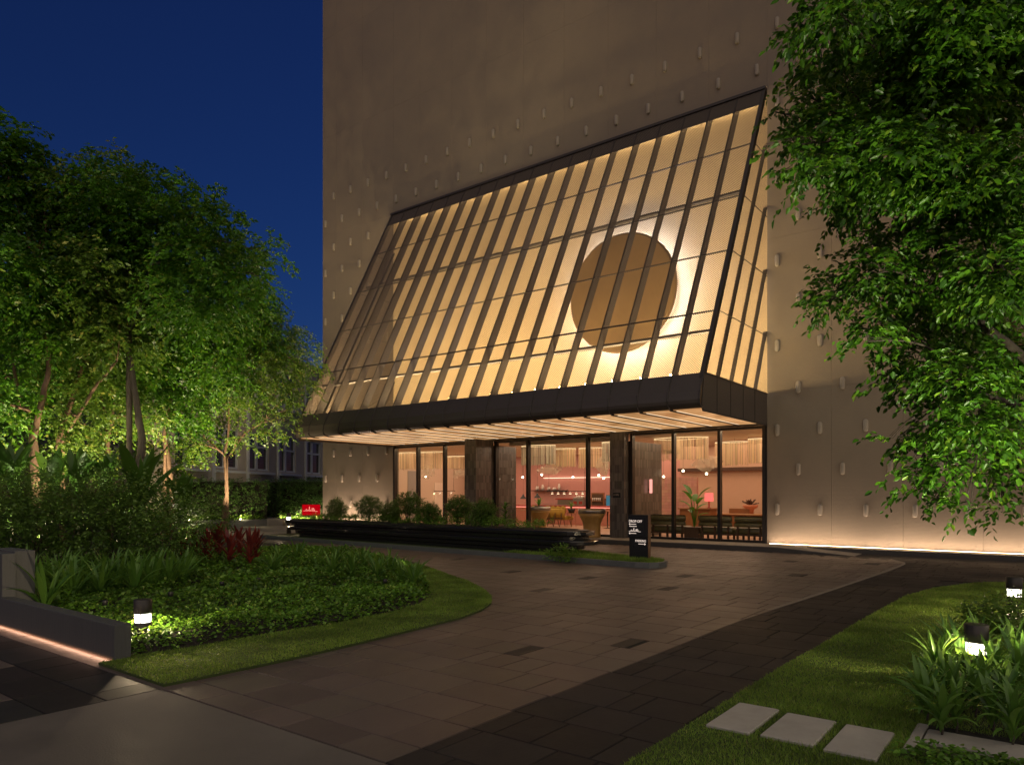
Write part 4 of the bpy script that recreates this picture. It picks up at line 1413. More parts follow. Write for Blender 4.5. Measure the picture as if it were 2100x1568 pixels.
f = -Pn[:, 0] * math.sin(YAW) + Pn[:, 1] * math.cos(YAW); r_ = Pn[:, 0] * math.cos(YAW) + Pn[:, 1] * math.sin(YAW)
dist = np.hypot(Pn[:, 0], Pn[:, 1])
kp = in_poly_np(Pn, BED_L) & (1050 + 1472 * r_ / f > -40) & (rs.rand(len(Pn)) < np.clip(8.5 / dist, .25, 1) ** 1.3)
Pn = Pn[kp]; dist = dist[kp]
h = bed_h(Pn)
clump = .5 + .5 * np.sin(Pn[:, 0] * 9 + 2 * np.sin(Pn[:, 1] * 4)) * np.sin(Pn[:, 1] * 8 + 1.5 * np.sin(Pn[:, 0] * 5))
z = h * (.25 + .75 * rs.rand(len(Pn)) ** .5) + clump * .045
n = len(Pn)
az = rs.rand(n) * 2 * PI
dd = np.stack([np.cos(az), np.sin(az), .15 + .5 * rs.randn(n)], 1)
up = np.array([0, 0, 1.0]) + rs.randn(n, 3) * .5
ll = (.032 + .028 * rs.rand(n)) * np.clip(dist / 9, 1, 1.5)
V, F = diamond_arrays(np.column_stack([Pn, z]), dd, up, ll, ll * .36)
tag(link('ground_cover', np_mesh('ground_cover', V, F, M['leaf_cover'])), 'dense low ground cover filling the left bed up to the lawn edge', 'ground cover', kind='stuff')

# dark bushes behind
gb = 'dark leafy bushes across the back of the left bed'
bushes = [(-20, 1072, 92, 13.6), (60, 1062, 80, 13.4), (135, 1050, 80, 14.0), (215, 1064, 84, 13.6), (290, 1052, 78, 14.2), (352, 1078, 66, 13.6), (60, 1022, 60, 15.4), (250, 1020, 60, 15.8), (420, 1070, 46, 16.0), (325, 1100, 44, 12.8)]
bl = ['dark bush at the very left edge behind the pier', 'dark bush behind the strappy plants, second from the left edge', 'dark bush below the two leftmost lit trunks', 'broad dark bush in the middle of the back row',
      'dark bush in front of the upright broad leaves', 'dark bush at the right end of the back row, left of the red plants', 'bush rising behind the left bushes, under the tallest tree', 'bush rising behind the middle bushes', 'small dark bush above the red plants', 'low bush just left of the red plants']
for k, (px, py, rp, t) in enumerate(bushes):
    c = at(px, py, t); r = rp * t / 1472
    shrub('leafy_bush', tuple(c), (r * 1.15, r * 1.15, r), int(620 * (rp / 80) ** 2), .062, 'leaf_shrub', bl[k], gb, 50 + k, L=.20, n=9, stems=5)

# bird's nest plants with broad upright leaves
gn = 'broad-leaved plants under the grove'
for k, (px, t, zc, Lf) in enumerate([(25, 15.5, 1.75, 1.15), (160, 16, 1.7, 1.05), (218, 16.4, 1.75, .95), (290, 14.9, 1.35, 1.6), (110, 17, 1.75, 1.0), (372, 15.5, 1.2, 1.0)]):
    p = gp(px, t, 0)
    rosette('broad_leaf_plant', (p.x, p.y, 0), Lf, .13, 12, 'leaf_big',
            ['broad-leaved plant at the left edge below the grove', 'broad-leaved plant right of the two lit trunks', 'broad-leaved plant half way along the back, mostly hidden', 'largest broad-leaved plant, its leaf standing tall before the grey trunk',
             'dark broad-leaved plant between the lit trunks', 'drooping broad-leaved plant above the red plants'][k], gn, 70 + k, archmin=.05, archmax=1.2, h0=zc, stem_r=.035, lay=(zc - .15, zc))

# strappy green clumps in a row behind the low wall
gs = 'strappy green clumps in the left bed'
sp = [(60, 1236, 11.0), (94, 1262, 9.2), (110, 1230, 11.4), (150, 1238, 10.9), (168, 1222, 11.2), (205, 1228, 11.6), (240, 1220, 11.8), (275, 1224, 12.0), (312, 1216, 12.2), (345, 1212, 12.0), (375, 1206, 12.0), (125, 1214, 1), (225, 1210, 1), (295, 1206, 1), (45, 1215, 1)]
for k, (px, py, t) in enumerate(sp):
    p = at(px, py, 1); t0 = EYE - .08; tt = t0 / (EYE - p.z) if p.z < EYE else t
    p = at(px, py, t0 / (EYE - p.z))
    rosette('strappy_clump', (p.x, p.y, .12), .72, .027, 24, 'leaf_strap', '%s strappy green clump from the low wall end, in the row along the left' % ORD[k], gs, 90 + k, archmin=.15, archmax=1.5)
sp2 = [(575, 1165), (610, 1150), (650, 1172), (690, 1160), (722, 1185), (745, 1168), (775, 1190), (800, 1180), (825, 1200), (848, 1205), (560, 1180), (680, 1185)]
for k, (px, py) in enumerate(sp2):
    q = at(px, py, 1); p = at(px, py, (EYE - .12) / (EYE - q.z))
    rosette('strappy_clump', (p.x, p.y, .14), .56, .025, 20, 'leaf_strap', '%s strappy clump along the far edge of the bed, counted from the red plants' % ORD[k], 'strappy clumps along the far edge of the bed', 120 + k, archmin=.2, archmax=1.7)
# red cordylines
rc = [(352, 1150), (375, 1165), (400, 1150), (425, 1170), (448, 1152), (470, 1172), (490, 1155), (512, 1172), (525, 1160), (440, 1145)]
for k, (px, py) in enumerate(rc):
    q = at(px, py, 1); p = at(px, py, (EYE - .10) / (EYE - q.z))
    rosette('red_cordyline', (p.x, p.y, .08), .44, .038, 22, 'leaf_red', '%s red-leaved cordyline from the left in the red clump' % ORD[k], 'red-leaved plants before the drive', 140 + k, archmin=.0, archmax=1.3, h0=.50, stem_r=.012, lay=(.12, .54))
def small_light(loc, power, label, color=(1, .82, .55), tgt=None):
    th = thing('garden_spotlight', loc, label, 'spotlight', 'small garden spotlights in the planting')
    MB().lathe([(.03, 0), (.035, .05), (.03, .06)], 12, loc).build('lamp_body', M['black'], th, True)
    MB().lathe([(.009, .061), (.009, .063)], 12, loc).build('lamp_lens', M['glass'], th)
    spot(th, Vector(loc) + Vector((0, 0, .08)), Vector(loc) + (Vector(tgt) if tgt else Vector((0, 0, 1))), power, color, 120, .03)
for (px, py, pw, lb, tg) in [(455, 1200, 6, 'added garden spotlight brightening the red plants from the front', (0, .5, 1)), (530, 1192, 9, 'added garden spotlight warming the red plants', (0, .3, 1)), (790, 1195, 7, 'garden spotlight at the far tip of the bed', (0, .2, 1)), (215, 1240, 8, 'added garden spotlight brightening the middle of the strappy row', (-.1, .5, 1)), (350, 1222, 8, 'added garden spotlight brightening the right end of the strappy row', (0, .5, 1)),  # lamps at the red plants and strappy row are added to brighten them
                         (85, 1030, 16, 'garden spotlight glowing in the bush below the lit trunks', (0, 0, 1)), (385, 1070, 10, 'garden spotlight shining through leaves above the red plants', (.2, 0, 1))]:
    q = at(px, py, 1)
    p = at(px, py, (EYE - .25) / (EYE - q.z)) if py > 1100 else at(px, py, 13.5)
    if py < 1100: p = gp(px, 14.2, .6)
    small_light(tuple(p), pw, lb, tgt=tg)

# bollard lamps
def bollard(loc, h, label, rad=.088, power=9):
    th = thing('bollard_lamp', loc, label, 'bollard light', 'bollard lamps in the planting')
    z1 = h - .145; z2 = h - .205 + .06
    MB().lathe([(rad * .95, -.02), (rad * .95, h - .24)], 28, loc).build('post', M['dark_metal'], th, True)
    MB().lathe([(rad * .98, h - .145), (rad, h - .14), (rad, h - .004), (rad * .96, h)], 28, loc).build('cap', M['dark_metal'], th, True)
    MB().lathe([(rad * .80, h - .239), (rad * .45, h - .228), (.012, h - .216)], 20, loc).build('reflector', M['reflector'], th, True)
    MB().lathe([(.012, h - .172), (rad * .45, h - .158), (rad * .80, h - .146)], 20, loc).build('reflector', M['reflector'], th, True)
    MB().lathe([(rad * .86, h - .238), (rad * .86, h - .147)], 28, loc).build('lens', M['frosted'], th, True)
    m = MB()
    for k in range(4):
        a = k * PI / 2 + .9
        x, y_ = loc[0] + math.cos(a) * rad * .93, loc[1] + math.sin(a) * rad * .93
        m = MB().tube([(x, y_, loc[2] + h - .242), (x, y_, loc[2] + h - .143)], .006, 6)
        m.build('cage_bar', M['dark_metal'], th)
    l = bpy.data.lights.new('lamp_light', 'POINT'); l.energy = power; l.color = (1, .74, .46); l.shadow_soft_size = .02
    o = bpy.data.objects.new('lamp_light', l); col.objects.link(o); o.parent = th; o.location = (0, 0, h - .194)
    return th
bollard(tuple(gp(293, 7.5, .03)), .47, 'round black bollard lamp lit in the ground cover near the low wall', power=POW_BOL)
bollard(tuple(gp(2002, 5.9, .03)), .50, 'round black bollard lamp glowing among the strappy plants at lower right', power=POW_BOL)
bollard(tuple(gp(2080, 8.9, .03)), .54, 'round black bollard lamp behind the mounded shrub at the right edge', power=POW_BOL)
bollard(tuple(gp(592, 27.0, .03)), .84, 'small bright bollard lamp left of the red sign, beyond the black planter', power=POW_BOL)

# ================================================================ RIGHT BED
rd = random.Random(77)
pts = [(1888, 1462, 0), (1912, 1428, 0), (1955, 1460, 0), (1990, 1430, 0), (2015, 1440, 0), (2060, 1440, 0), (1930, 1510, 0), (2075, 1530, 0), (1900, 1478, .0), (1935, 1440, 0), (1960, 1500, 0), (2000, 1465, 0), (2035, 1500, 0), (2065, 1470, 0), (2095, 1510, 0), (1920, 1400, 0), (1975, 1395, 0), (2040, 1410, 0), (2090, 1420, 0), (1945, 1370, 0), (2010, 1360, 0), (2080, 1375, 0), (2130, 1460, 0), (2130, 1400, 0)]
LILY = ['%s lily-like plant in the lower right bed, counted from the lawn corner' % (ORD[k] if k < 20 else 'twenty-' + ORD[k - 20]) for k in range(40)]
for k, (px, py, _) in enumerate(pts):
    q = at(px, py, 1); p = at(px, py, (EYE - .03) / (EYE - q.z))
    Ll = .31 if py > 1420 else .44
    rosette('lily_plant', (p.x, p.y, .03), Ll, .021 if py < 1420 else .023, 17, 'leaf_strap', LILY[k], 'lily-like plants round the right bollard', 170 + k, archmin=.3, archmax=2.1, h0=.10, stem_r=.008, lay=(.02, .16))
c = gp(2085, 8.1, .17)
shrub('mounded_shrub', (c.x, c.y, .20), (.50, .45, .18), 420, .05, 'leaf_shrub', 'low mounded shrub lit by the bollard at the right edge', seed=201, L=.12, n=9)
rs = np.random.RandomState(31)
Pn = rs.rand(1500, 2) * np.array([1.6, .42]) + np.array([-.80, 4.62])
Pn = Pn[(Pn[:, 0] > -.82) & (Pn[:, 1] < 5.16 - .2 * (Pn[:, 0] < -.7)) & (Pn[:, 1] > 4.66 + .25 * rs.rand(len(Pn)) * (Pn[:, 0] < -.6))]
n = len(Pn); az = rs.rand(n) * 2 * PI
V, F = leaf_arrays(np.column_stack([Pn, .02 + .085 * rs.rand(n)]), np.stack([np.cos(az), np.sin(az), .1 + .35 * rs.randn(n)], 1), np.array([0, 0, 1.0]) + rs.randn(n, 3) * .35, .028 + .02 * rs.rand(n), .012 + .008 * rs.rand(n))
tag(link('ground_cover', np_mesh('ground_cover', V, F, M['leaf_cover'])), 'small round-leaved ground cover in front of the stone border', 'ground cover', kind='stuff')

# ================================================================ RIGHT TREES
T = 8.3
def RL(lst, t=T, sp_=.9, fl=.62): return [LB(px, py, rp, t, J.uniform(-sp_, sp_), fl) for px, py, rp in lst]
near = RL([(1720, 25, 75), (1830, 30, 100), (1960, 40, 110), (2080, 60, 120), (1690, 120, 52), (1780, 160, 90), (1900, 180, 110), (2030, 210, 120), (1655, 215, 48), (1622, 255, 32), (1720, 280, 80), (1840, 330, 95), (1608, 300, 26),
           (1670, 345, 50), (1770, 400, 62), (1720, 430, 34), (1960, 370, 90), (2080, 380, 90), (1840, 480, 66), (1770, 520, 38), (1930, 500, 75), (1800, 560, 50), (1720, 590, 42), (1690, 620, 24), (1870, 600, 70), (1810, 670, 48), (1780, 700, 22),
           (1960, 640, 85), (2060, 560, 90), (1880, 740, 60), (1830, 750, 30), (1970, 770, 70), (1885, 815, 34), (2050, 740, 80), (1925, 890, 48), (1865, 900, 22), (2000, 870, 66), (2080, 880, 60), (1940, 955, 44), (1885, 1000, 20), (2010, 965, 38), (2085, 965, 45), (1915, 1030, 16), (2030, 1010, 22), (1705, 600, 42), (1685, 622, 26), (1765, 670, 34), (1845, 795, 30), (1840, 900, 28), (1885, 955, 34), (1865, 990, 20), (1980, 1030, 26), (2065, 1040, 24), (1640, 190, 34), (1590, 230, 20)])
tree('shade_tree', [[Vector((1.15, 9.6, 0)), at(2185, 900, T + .8), at(2140, 700, T + .6), at(2090, 590, T + .5), at(2060, 470, T + .3), at(1990, 330, T + .2)],
                    [at(2140, 720, T + .6), at(2075, 600, T), at(2000, 450, T - .2), at(1915, 360, T - .3)], [at(2150, 780, T + .6), at(2060, 700, T + .2), at(1990, 640, T), at(1900, 590, T - .2)], [at(2170, 860, T + .7), at(2080, 830, T + .3), at(1990, 800, T)]],
     near, 580, 13, .28, .081, 'leaf_near', 'large tree filling the right side, its leafy branches hanging before the wall', None, 11, bark='bark_dark', r0=.10, near=True, droop=.38, twigs=4, ratio=.26)
T2 = 12.5
far = RL([(2060, 620, 80), (2110, 700, 90), (2050, 800, 70), (2120, 850, 90), (2080, 930, 70), (2020, 720, 60), (2100, 500, 90)], T2, 1.0)
tree('shade_tree', [[Vector((1.6, 12.4, 0)), at(2150, 950, T2), at(2120, 800, T2), at(2080, 680, T2), at(2060, 600, T2)]], far, 90, 14, .45, .095, 'leaf_lit', 'second tree behind at the right edge, its inner leaves lit warm from below', None, 12, r0=.09, droop=.4)
uplight((1.0, 11.6, .03), tuple(at(2070, 750, T2)), 150 * POW_TREE, 'ground spotlight under the second tree at the right edge', 80)

for (loc, tgt, pw, l, sz) in [((.95, 6.3, .03), (-.9, 9.3, 4.6), 190, 'added spotlight out of view right of the lily-like plants, brightening the big tree', 95),
                              ((.15, 6.7, .03), (-1.3, 8.2, 4.6), 150, 'added unseen spotlight near the lily-like plants, brightening the big tree', 95)]:
    uplight(loc, tgt, pw * POW_NEAR, l, sz, (1, .93, .62))  # both lamps are added, out of view, to brighten the big tree
for (px, t, tx, ty, pw, l) in [(-20, 14.6, 20, 420, 260, 'added spotlight hidden behind the leftmost bushes, brightening the tallest crown'), (150, 15.0, 190, 480, 260, 'added spotlight hidden behind the bushes, brightening the leaning tree'),
                               (300, 15.6, 330, 480, 300, 'added spotlight hidden behind the bushes, brightening the round crown'), (410, 17.5, 500, 650, 260, 'added spotlight above the red plants, brightening the crowns by the building')]:
    uplight(tuple(gp(px, t)), tuple(at(tx, ty, 20)), pw * POW_FAR, l, 80, (1, .93, .62))  # added lamps that brighten the grove crowns from the front

# ================================================================ ISLAND WITH THE BLACK PLANTER
ISL = [(-22.9, 15.05), (-18.5, 14.74), (-14.27, 14.44), (-11.84, 14.33), (-9.4, 14.16), (-8.0, 14.02), (-7.3, 13.97), (-7.0, 14.03), (-6.85, 14.2), (-6.82, 14.5), (-6.95, 14.85), (-7.25, 15.1), (-8, 15.32), (-9.6, 15.9), (-10.5, 16.6), (-14, 17.1), (-23, 17.1)]
def inset(poly, d):
    c = []
    n = len(poly)
    for i in range(n):
        a, b, e = Vector(poly[i - 1]), Vector(poly[i]), Vector(poly[(i + 1) % n])
        n1 = (b - a).normalized(); n2 = (e - b).normalized()
        m = Vector((-(n1.y + n2.y), n1.x + n2.x)).normalized()
        c.append((b.x + m.x * d, b.y + m.y * d))
    return c
isl = thing('traffic_island', (-12, 15, 0), 'long kerbed traffic island carrying the black planter and the sign', 'island')
inn = inset(ISL, .07)
n = len(ISL)
vs = [(x, y, -.03) for x, y in ISL] + [(x, y, .115) for x, y in inset(ISL, .004)] + [(x, y, .12) for x, y in inset(ISL, .012)] + [(x, y, .12) for x, y in inn] + [(x, y, .06) for x, y in inn]
fs = []
for l in range(4):
    for k in range(n): fs.append((l * n + k, l * n + (k + 1) % n, (l + 1) * n + (k + 1) % n, (l + 1) * n + k))
MB().add(vs, fs).build('kerb', M['kerb_grey'], isl)
MB().prism(inset(ISL, .069), .0, .10).build('turf', M['turf'], isl)
rs = np.random.RandomState(41)
Pn = rs.rand(26000, 2) * np.array([4.4, 2.4]) + np.array([-11.2, 13.9])
Pn = Pn[in_poly_np(Pn, inn)]
n = len(Pn); a = rs.rand(n) * 2 * PI; hh = .04 + .05 * rs.rand(n)
b = np.stack([np.cos(a), np.sin(a)], 1) * .006
V = np.zeros((n, 3, 3)); V[:, 0, :2] = Pn - b; V[:, 1, :2] = Pn + b; V[:, 2, :2] = Pn + rs.randn(n, 2) * .02; V[:, :2, 2] = .10; V[:, 2, 2] = .10 + hh
tag(link('grass', np_mesh('grass', V, np.arange(n * 3).reshape(n, 3), M['blade'])), 'grass on the rounded tip of the traffic island round the sign', 'grass', kind='stuff')

pla = thing('stone_planter', (-15.5, 15.6, .1), 'long black polished stone planter of stacked layers with shrubs in it', 'planter')
def stadium(xa, ya, xb, yb, w_, seg=12):
    d = Vector((xb - xa, yb - ya)).normalized(); nn = Vector((-d.y, d.x))
    pts = []
    for k in range(seg + 1):
        t = -PI / 2 + PI * k / seg
        pts.append(Vector((xb, yb)) + d * (w_ * math.cos(t)) + nn * (w_ * math.sin(t)))
    for k in range(seg + 1):
        t = PI / 2 + PI * k / seg
        pts.append(Vector((xa, ya)) + d * (w_ * math.cos(t)) + nn * (w_ * math.sin(t)))
    return [(p.x, p.y) for p in pts]
ex = [(-.55, -.38, -.02), (-.35, -.05, -.05), (-.15, .10, 0), (.0, -.22, -.05), (.15, .02, 0)]   # bottom to top: left shift, right shift, depth
LZ = .117
ex = [(.45, -.50, -.05), (.30, -.12, -.01), (-.10, .20, .04), (.22, -.02, -.01), (-.22, .10, .04)]
for k, (l, r_, w_) in enumerate(ex):
    z0 = .10 + k * LZ; wv = .60 + w_
    A0, A1, A2 = stadium(-21.4 + l, 15.98, -9.95 + r_, 15.33, wv - .012), stadium(-21.4 + l, 15.98, -9.95 + r_, 15.33, wv), stadium(-21.4 + l, 15.98, -9.95 + r_, 15.33, wv - .014)
    n_ = len(A0); za, zb = z0, z0 + LZ - .016
    vs = [(x, y, za) for x, y in A0] + [(x, y, za + .012) for x, y in A1] + [(x, y, zb - .014) for x, y in A1] + [(x, y, zb) for x, y in A2]
    fs = [tuple(range(n_ - 1, -1, -1)), tuple(range(3 * n_, 4 * n_))] + [(q * n_ + i, q * n_ + (i + 1) % n_, (q + 1) * n_ + (i + 1) % n_, (q + 1) * n_ + i) for q in range(3) for i in range(n_)]
    MB().add(vs, fs).build('stone_layer', M['granite'], pla)
    MB().prism(stadium(-21.3 + l, 15.98, -10.05 + r_, 15.33, wv - .07), z0 + LZ - .016, z0 + LZ).build('shadow_gap', M['black'], pla)
MB().prism(stadium(-21.3, 15.98, -10.1, 15.33, .44), .69, .70).build('soil', M['soil'], pla)
def PL(px, py, rp, yb=15.62):
    d = ray(px, py); t = (yb) / d.y
    # follow the planter axis
    for _ in range(3):
        x = d.x * t; yy_ = 15.33 + (-9.95 - x) / 11.45 * .65 + .1; t = yy_ / d.y
    return at(px, py, t), rp * t / 1472
gt = 'clipped shrubs on the black planter'
tl = [(690, 1045, 18, 17, 'small upright shrub at the left end of the black planter'), (757, 1038, 26, 15, 'flat-topped round shrub, second from the left on the planter'), (838, 1033, 29, 18, 'tallest round shrub on the planter, before the left windows'),
      (880, 1052, 22, 15, 'lower shrub just right of the tallest one'), (940, 1040, 25, 17, 'round topiary shrub in front of the tiled pier'), (992, 1050, 23, 20, 'loose shrub right of the topiary, before the pier'), (800, 1052, 20, 15, 'loose shrub left of the tallest one')]
for k, (px, py, rp, rv, l) in enumerate(tl):
    c, r = PL(px, py, rp)
    shrub('planter_shrub', tuple(c), (r, r, r * rv / rp * 1.15), 1150, .036, 'leaf_shrub', l, gt, 220 + k, L=.10, n=10, z0=.70, stems=5)
rs = np.random.RandomState(51)
Pn = np.stack([rs.rand(1500) * 10.3 - 20.9, rs.rand(1500)], 1)
yc = 15.33 + (-9.95 - Pn[:, 0]) / 11.45 * .65
C = np.column_stack([Pn[:, 0], yc + (Pn[:, 1] - .5) * .85, .72 + .10 * rs.rand(1500) + .05 * np.sin(Pn[:, 0] * 4)])
V, F = sprays(rs, C, rs.randn(1500, 3) * .6 + np.array([0, 0, .6]), 7, .16, .05, .1)
tag(link('planter_cover', np_mesh('planter_cover', V, F, M['leaf_cover'])), 'low leafy cover along the top of the black planter', 'ground cover', kind='stuff')
c, r = PL(1036, 1048, 16)
pn = thing('frangipani', (c.x, c.y, .70), 'thin young frangipani at the right end of the planter shrubs', 'plant')
MB().tube([(c.x, c.y, .70), (c.x + .02, c.y, 1.0), (c.x - .01, c.y, 1.25)], [.018, .014, .01], 6).build('stem', M['bark_grey'], pn)
lm = strap_leaf_mesh('leaf', .30, .035, .9, M['leaf_big'])
for k in range(15):
    o = link('leaf', lm, pn, (0, 0, .18 + .028 * k)); o.rotation_euler = (0, .55, k * 2.4)
for k, (px, f_) in enumerate([(960, .42), (905, .34), (730, .30), (1020, .3)]):
    c, r = PL(px, 1075, 10)
    rosette('spiky_plant', (c.x, c.y, .70), f_, .018, 16, 'leaf_strap', ['spiky plant left of the loose shrub on the planter', 'spiky plant right of the tallest shrub on the planter', 'spiky plant near the left end of the planter', 'spiky plant at the foot of the frangipani'][k], 'spiky plants on the black planter', 240 + k, archmin=.1, archmax=1.2)
# small creeping plant at the planter's right end
c = at(1150, 1140, 1); c = at(1150, 1140, (EYE - .14) / (EYE - c.z))
shrub('creeping_plant', (c.x, c.y, .20), (.42, .22, .12), 120, .05, 'leaf_cover', 'small creeping plant on the island at the right foot of the planter', seed=260, L=.14, n=8, stem=False, z0=.10)

# ---------------------------------------------------------------- lettering
def text_mesh(name, s, size, m_, parent, loc, rot=(PI / 2, 0, 0), align='LEFT', depth=.003, sx=1.0, spacing=1.0):
    cu = bpy.data.curves.new(name, 'FONT')
    cu.body = s; cu.size = size; cu.align_x = align; cu.extrude = depth; cu.space_character = spacing; cu.resolution_u = 3
    to = bpy.data.objects.new('tmp_text', cu); col.objects.link(to)
    dg = bpy.context.evaluated_depsgraph_get()
    me = bpy.data.meshes.new_from_object(to.evaluated_get(dg))
    bpy.data.objects.remove(to)
    me.materials.clear(); me.materials.append(m_); me.name = name
    o = link(name, me, parent, Vector(loc) - origin_of(parent))
    o.rotation_euler = rot; o.scale = (sx, 1, 1)
    return o
SCRIPT = [[(0, .02), (.13, .02), (.20, .10), (.25, .20), (.23, .24), (.19, .19), (.18, .08), (.21, .01), (.26, .03), (.31, .10), (.345, .13), (.36, .08), (.335, .01), (.30, .05), (.32, .12), (.37, .10), (.42, .06),
           (.445, .20), (.46, .46), (.445, .52), (.425, .42), (.425, .12), (.45, .0), (.49, .02), (.54, .07), (.565, .14), (.545, .17), (.52, .10), (.54, .01), (.59, .03), (.635, .12), (.655, .36)],
          [(.655, .36), (.64, .10), (.665, .0), (.70, .05), (.735, .38)], [(.735, .38), (.72, .10), (.745, .0), (.78, .03), (.82, .12), (.835, .17), (.81, .19), (.79, .10), (.81, .0), (.87, -.02), (1.04, -.02)], [(.585, .27), (.80, .285)]]
def script(parent, name, x0, y, z0, W_, m_, rad):
    m = MB()
    for st in SCRIPT: m.tube([(x0 + u * W_ / 1.04, y, z0 + v * W_ * .52) for u, v in st], rad, 5)
    return m.build(name, m_, parent)
def arrow(parent, x0, x1, z, y, m_, hw=.022, t=.006):
    s_ = 1 if x1 > x0 else -1
    m = MB(); a, b = min(x0, x1), max(x0, x1)
    m.box(a, y, z - t / 2, b, y + .003, z + t / 2)
    tip = x1
    for q in (1, -1):
        m.add([(tip, y - .001, z), (tip - s_ * hw * .9, y - .001, z + q * hw), (tip - s_ * hw * .9 - s_ * t * 1.2, y - .001, z + q * (hw - t * .2)), (tip - s_ * t * 1.6, y - .001, z)], [(0, 1, 2, 3)])
    return m.build('arrow', m_, parent)
sg = thing('direction_sign', (-7.66, 14.87, .1), 'black direction sign with lit lettering on the tip of the island', 'sign')
MB().bbox(-7.90, 14.83, .08, -7.42, 14.93, .60, .004).build('sign_base', M['sign_black'], sg)
MB().bbox(-7.915, 14.80, .602, -7.41, 14.94, 1.12, .004).build('sign_body', M['sign_black'], sg)
MB().box(-7.895, 14.795, .63, -7.47, 14.7995, 1.06).build('sign_panel', M['sign_panel'], sg)
MB().box(-7.80, 14.825, .38, -7.45, 14.8295, .585).build('sign_panel', M['sign_panel'], sg)
MB().box(-7.409, 14.80, .09, -7.404, 14.93, 1.11).build('edge_trim', M['bronze'], sg)
YS = 14.788
text_mesh('lettering', 'DROP-OFF', .082, M['sign_text'], sg, (-7.885, YS, .945), sx=.86)
arrow(sg, -7.70, -7.885, .905, YS, M['sign_text'], .024, .012)
MB().box(-7.875, YS, .848, -7.80, YS + .003, .862).box(-7.795, YS, .848, -7.73, YS + .003, .862).box(-7.725, YS, .848, -7.69, YS + .003, .862).build('small_lettering', M['sign_text'], sg)
script(sg, 'script_lettering', -7.885, YS, .738, .30, M['sign_text'], .005)
arrow(sg, -7.70, -7.885, .695, YS, M['sign_text'], .024, .012)
text_mesh('lettering', 'PARKING', .075, M['sign_text'], sg, (-7.738, YS + .03, .50), sx=.86)
arrow(sg, -7.66, -7.475, .455, YS + .03, M['sign_text'], .024, .012)

# red sign
rsn = thing('red_sign', tuple(gp(638, 29, .3)), 'glowing red sign with white script lettering before the hedge', 'sign')
o = rsn.location
cz = at(638, 1045, 29).z
rsn.rotation_euler = (0, 0, R(18))
MB().bbox(-.41, -.03, cz - .215 - .3, .41, .03, cz + .215 - .3, .006).build('sign_panel', M['sign_red'], rsn, local=True)
MB().box(-.02, .0, -.3, .02, .02, cz - .217 - .3).build('sign_post', M['black'], rsn, local=True)
m = MB()
for st in SCRIPT: m.tube([(-.34 + u * .65, -.038, cz - .3 - .05 + v * .36) for u, v in st], .010, 5)
m.build('script_lettering', M['sign_text_red'], rsn, local=True)

# plaque on the right pier
pq = thing('plaque', (-11.6, 20.93, 1.5), 'small black plaque with pale lettering on the right tiled pier', 'plaque')
MB().box(-11.75, 20.925, 1.46, -11.48, 20.942, 1.64).build('plaque_panel', M['sign_panel'], pq)
MB().box(-11.755, 20.922, 1.640, -11.475, 20.944, 1.648).box(-11.755, 20.922, 1.452, -11.475, 20.944, 1.460).build('plaque_trim', M['steel'], pq)
text_mesh('lettering', 'U CAFE'[:1] + ' ' + 'OPU', .075, M['plaque_text'], pq, (-11.725, 20.921, 1.54), sx=.9)

# pots outside / inside
def pot(loc, label, h=.80, rt=.46, rb=.29):
    th = thing('pedestal_pot', loc, label, 'pot', 'ochre pedestal pots')
    MB().lathe([(rb, 0), (rb + .005, .02), (rb, .04), (rb, .48 * h), (rb * 1.08, .62 * h), (rt * .86, .84 * h), (rt, h)], 32, loc).build('pot_body', M['pot_gold'], th, True)
    MB().lathe([(rt + .004, h), (rt + .004, h + .14), (rt - .02, h + .14), (rt - .02, h + .05)], 32, loc).build('metal_rim', M['steel'], th, True)
pot((-12.45, 20.75, ZF), 'ochre pedestal pot with a steel rim standing outside, left of the right pier')
pot((-16.35, 23.2, ZF), 'ochre pedestal pot inside the glass, right of the left pier')

# ================================================================ HEDGES AND HOUSES AT THE LEFT BACK
def hedge(x0, y0, x1, y1, th_, z0, z1, label, seed, cnt):
    root = thing('hedge', ((x0 + x1) / 2, (y0 + y1) / 2, z0), label, 'hedge', 'clipped hedges at the back of the garden')
    rs = np.random.RandomState(seed)
    d = np.array([x1 - x0, y1 - y0]); L = np.linalg.norm(d); d /= L; nn = np.array([-d[1], d[0]])
    u = rs.rand(cnt) * L; v = (rs.rand(cnt) - .5) * th_; v = np.where(rs.rand(cnt) < .6, np.sign(v) * th_ / 2 * (.9 + .15 * rs.rand(cnt)), v)
    z = z0 + (z1 - z0) * rs.rand(cnt) ** .9 + .05 * np.sin(u * 5)
    C = np.column_stack([x0 + d[0] * u + nn[0] * v, y0 + d[1] * u + nn[1] * v, z])
    V, F = sprays(rs, C, rs.randn(cnt, 3) + np.array([0, 0, .4]), 8, .22, .075, .2)
    link('foliage', np_mesh('foliage', V - np.array(root.location), F, M['leaf_hedge']), root)
    q = [(x0 - nn[0] * th_ * .3, y0 - nn[1] * th_ * .3), (x1 - nn[0] * th_ * .3, y1 - nn[1] * th_ * .3), (x1 + nn[0] * th_ * .3, y1 + nn[1] * th_ * .3), (x0 + nn[0] * th_ * .3, y0 + nn[1] * th_ * .3)]
    MB().prism(q, z0, z1 - .1).build('hedge_core', M['soil'], root)
hedge(-32.6, 15.0, -30.2, 20.2, .8, .42, 2.25, 'tall clipped hedge on the grey planter wall, left block', 301, 3000)
hedge(-36.0, 24.2, -32.4, 23.6, .8, .30, 2.35, 'darker set-back hedge between the two lit hedges', 302, 1500)
hedge(-32.6, 23.0, -28.4, 23.0, .8, .30, 2.30, 'clipped hedge behind the red sign', 303, 2600)
gw = thing('planter_wall', (-30.6, 17.5, 0), 'grey planter wall under the left hedge', 'wall')
mb = MB()
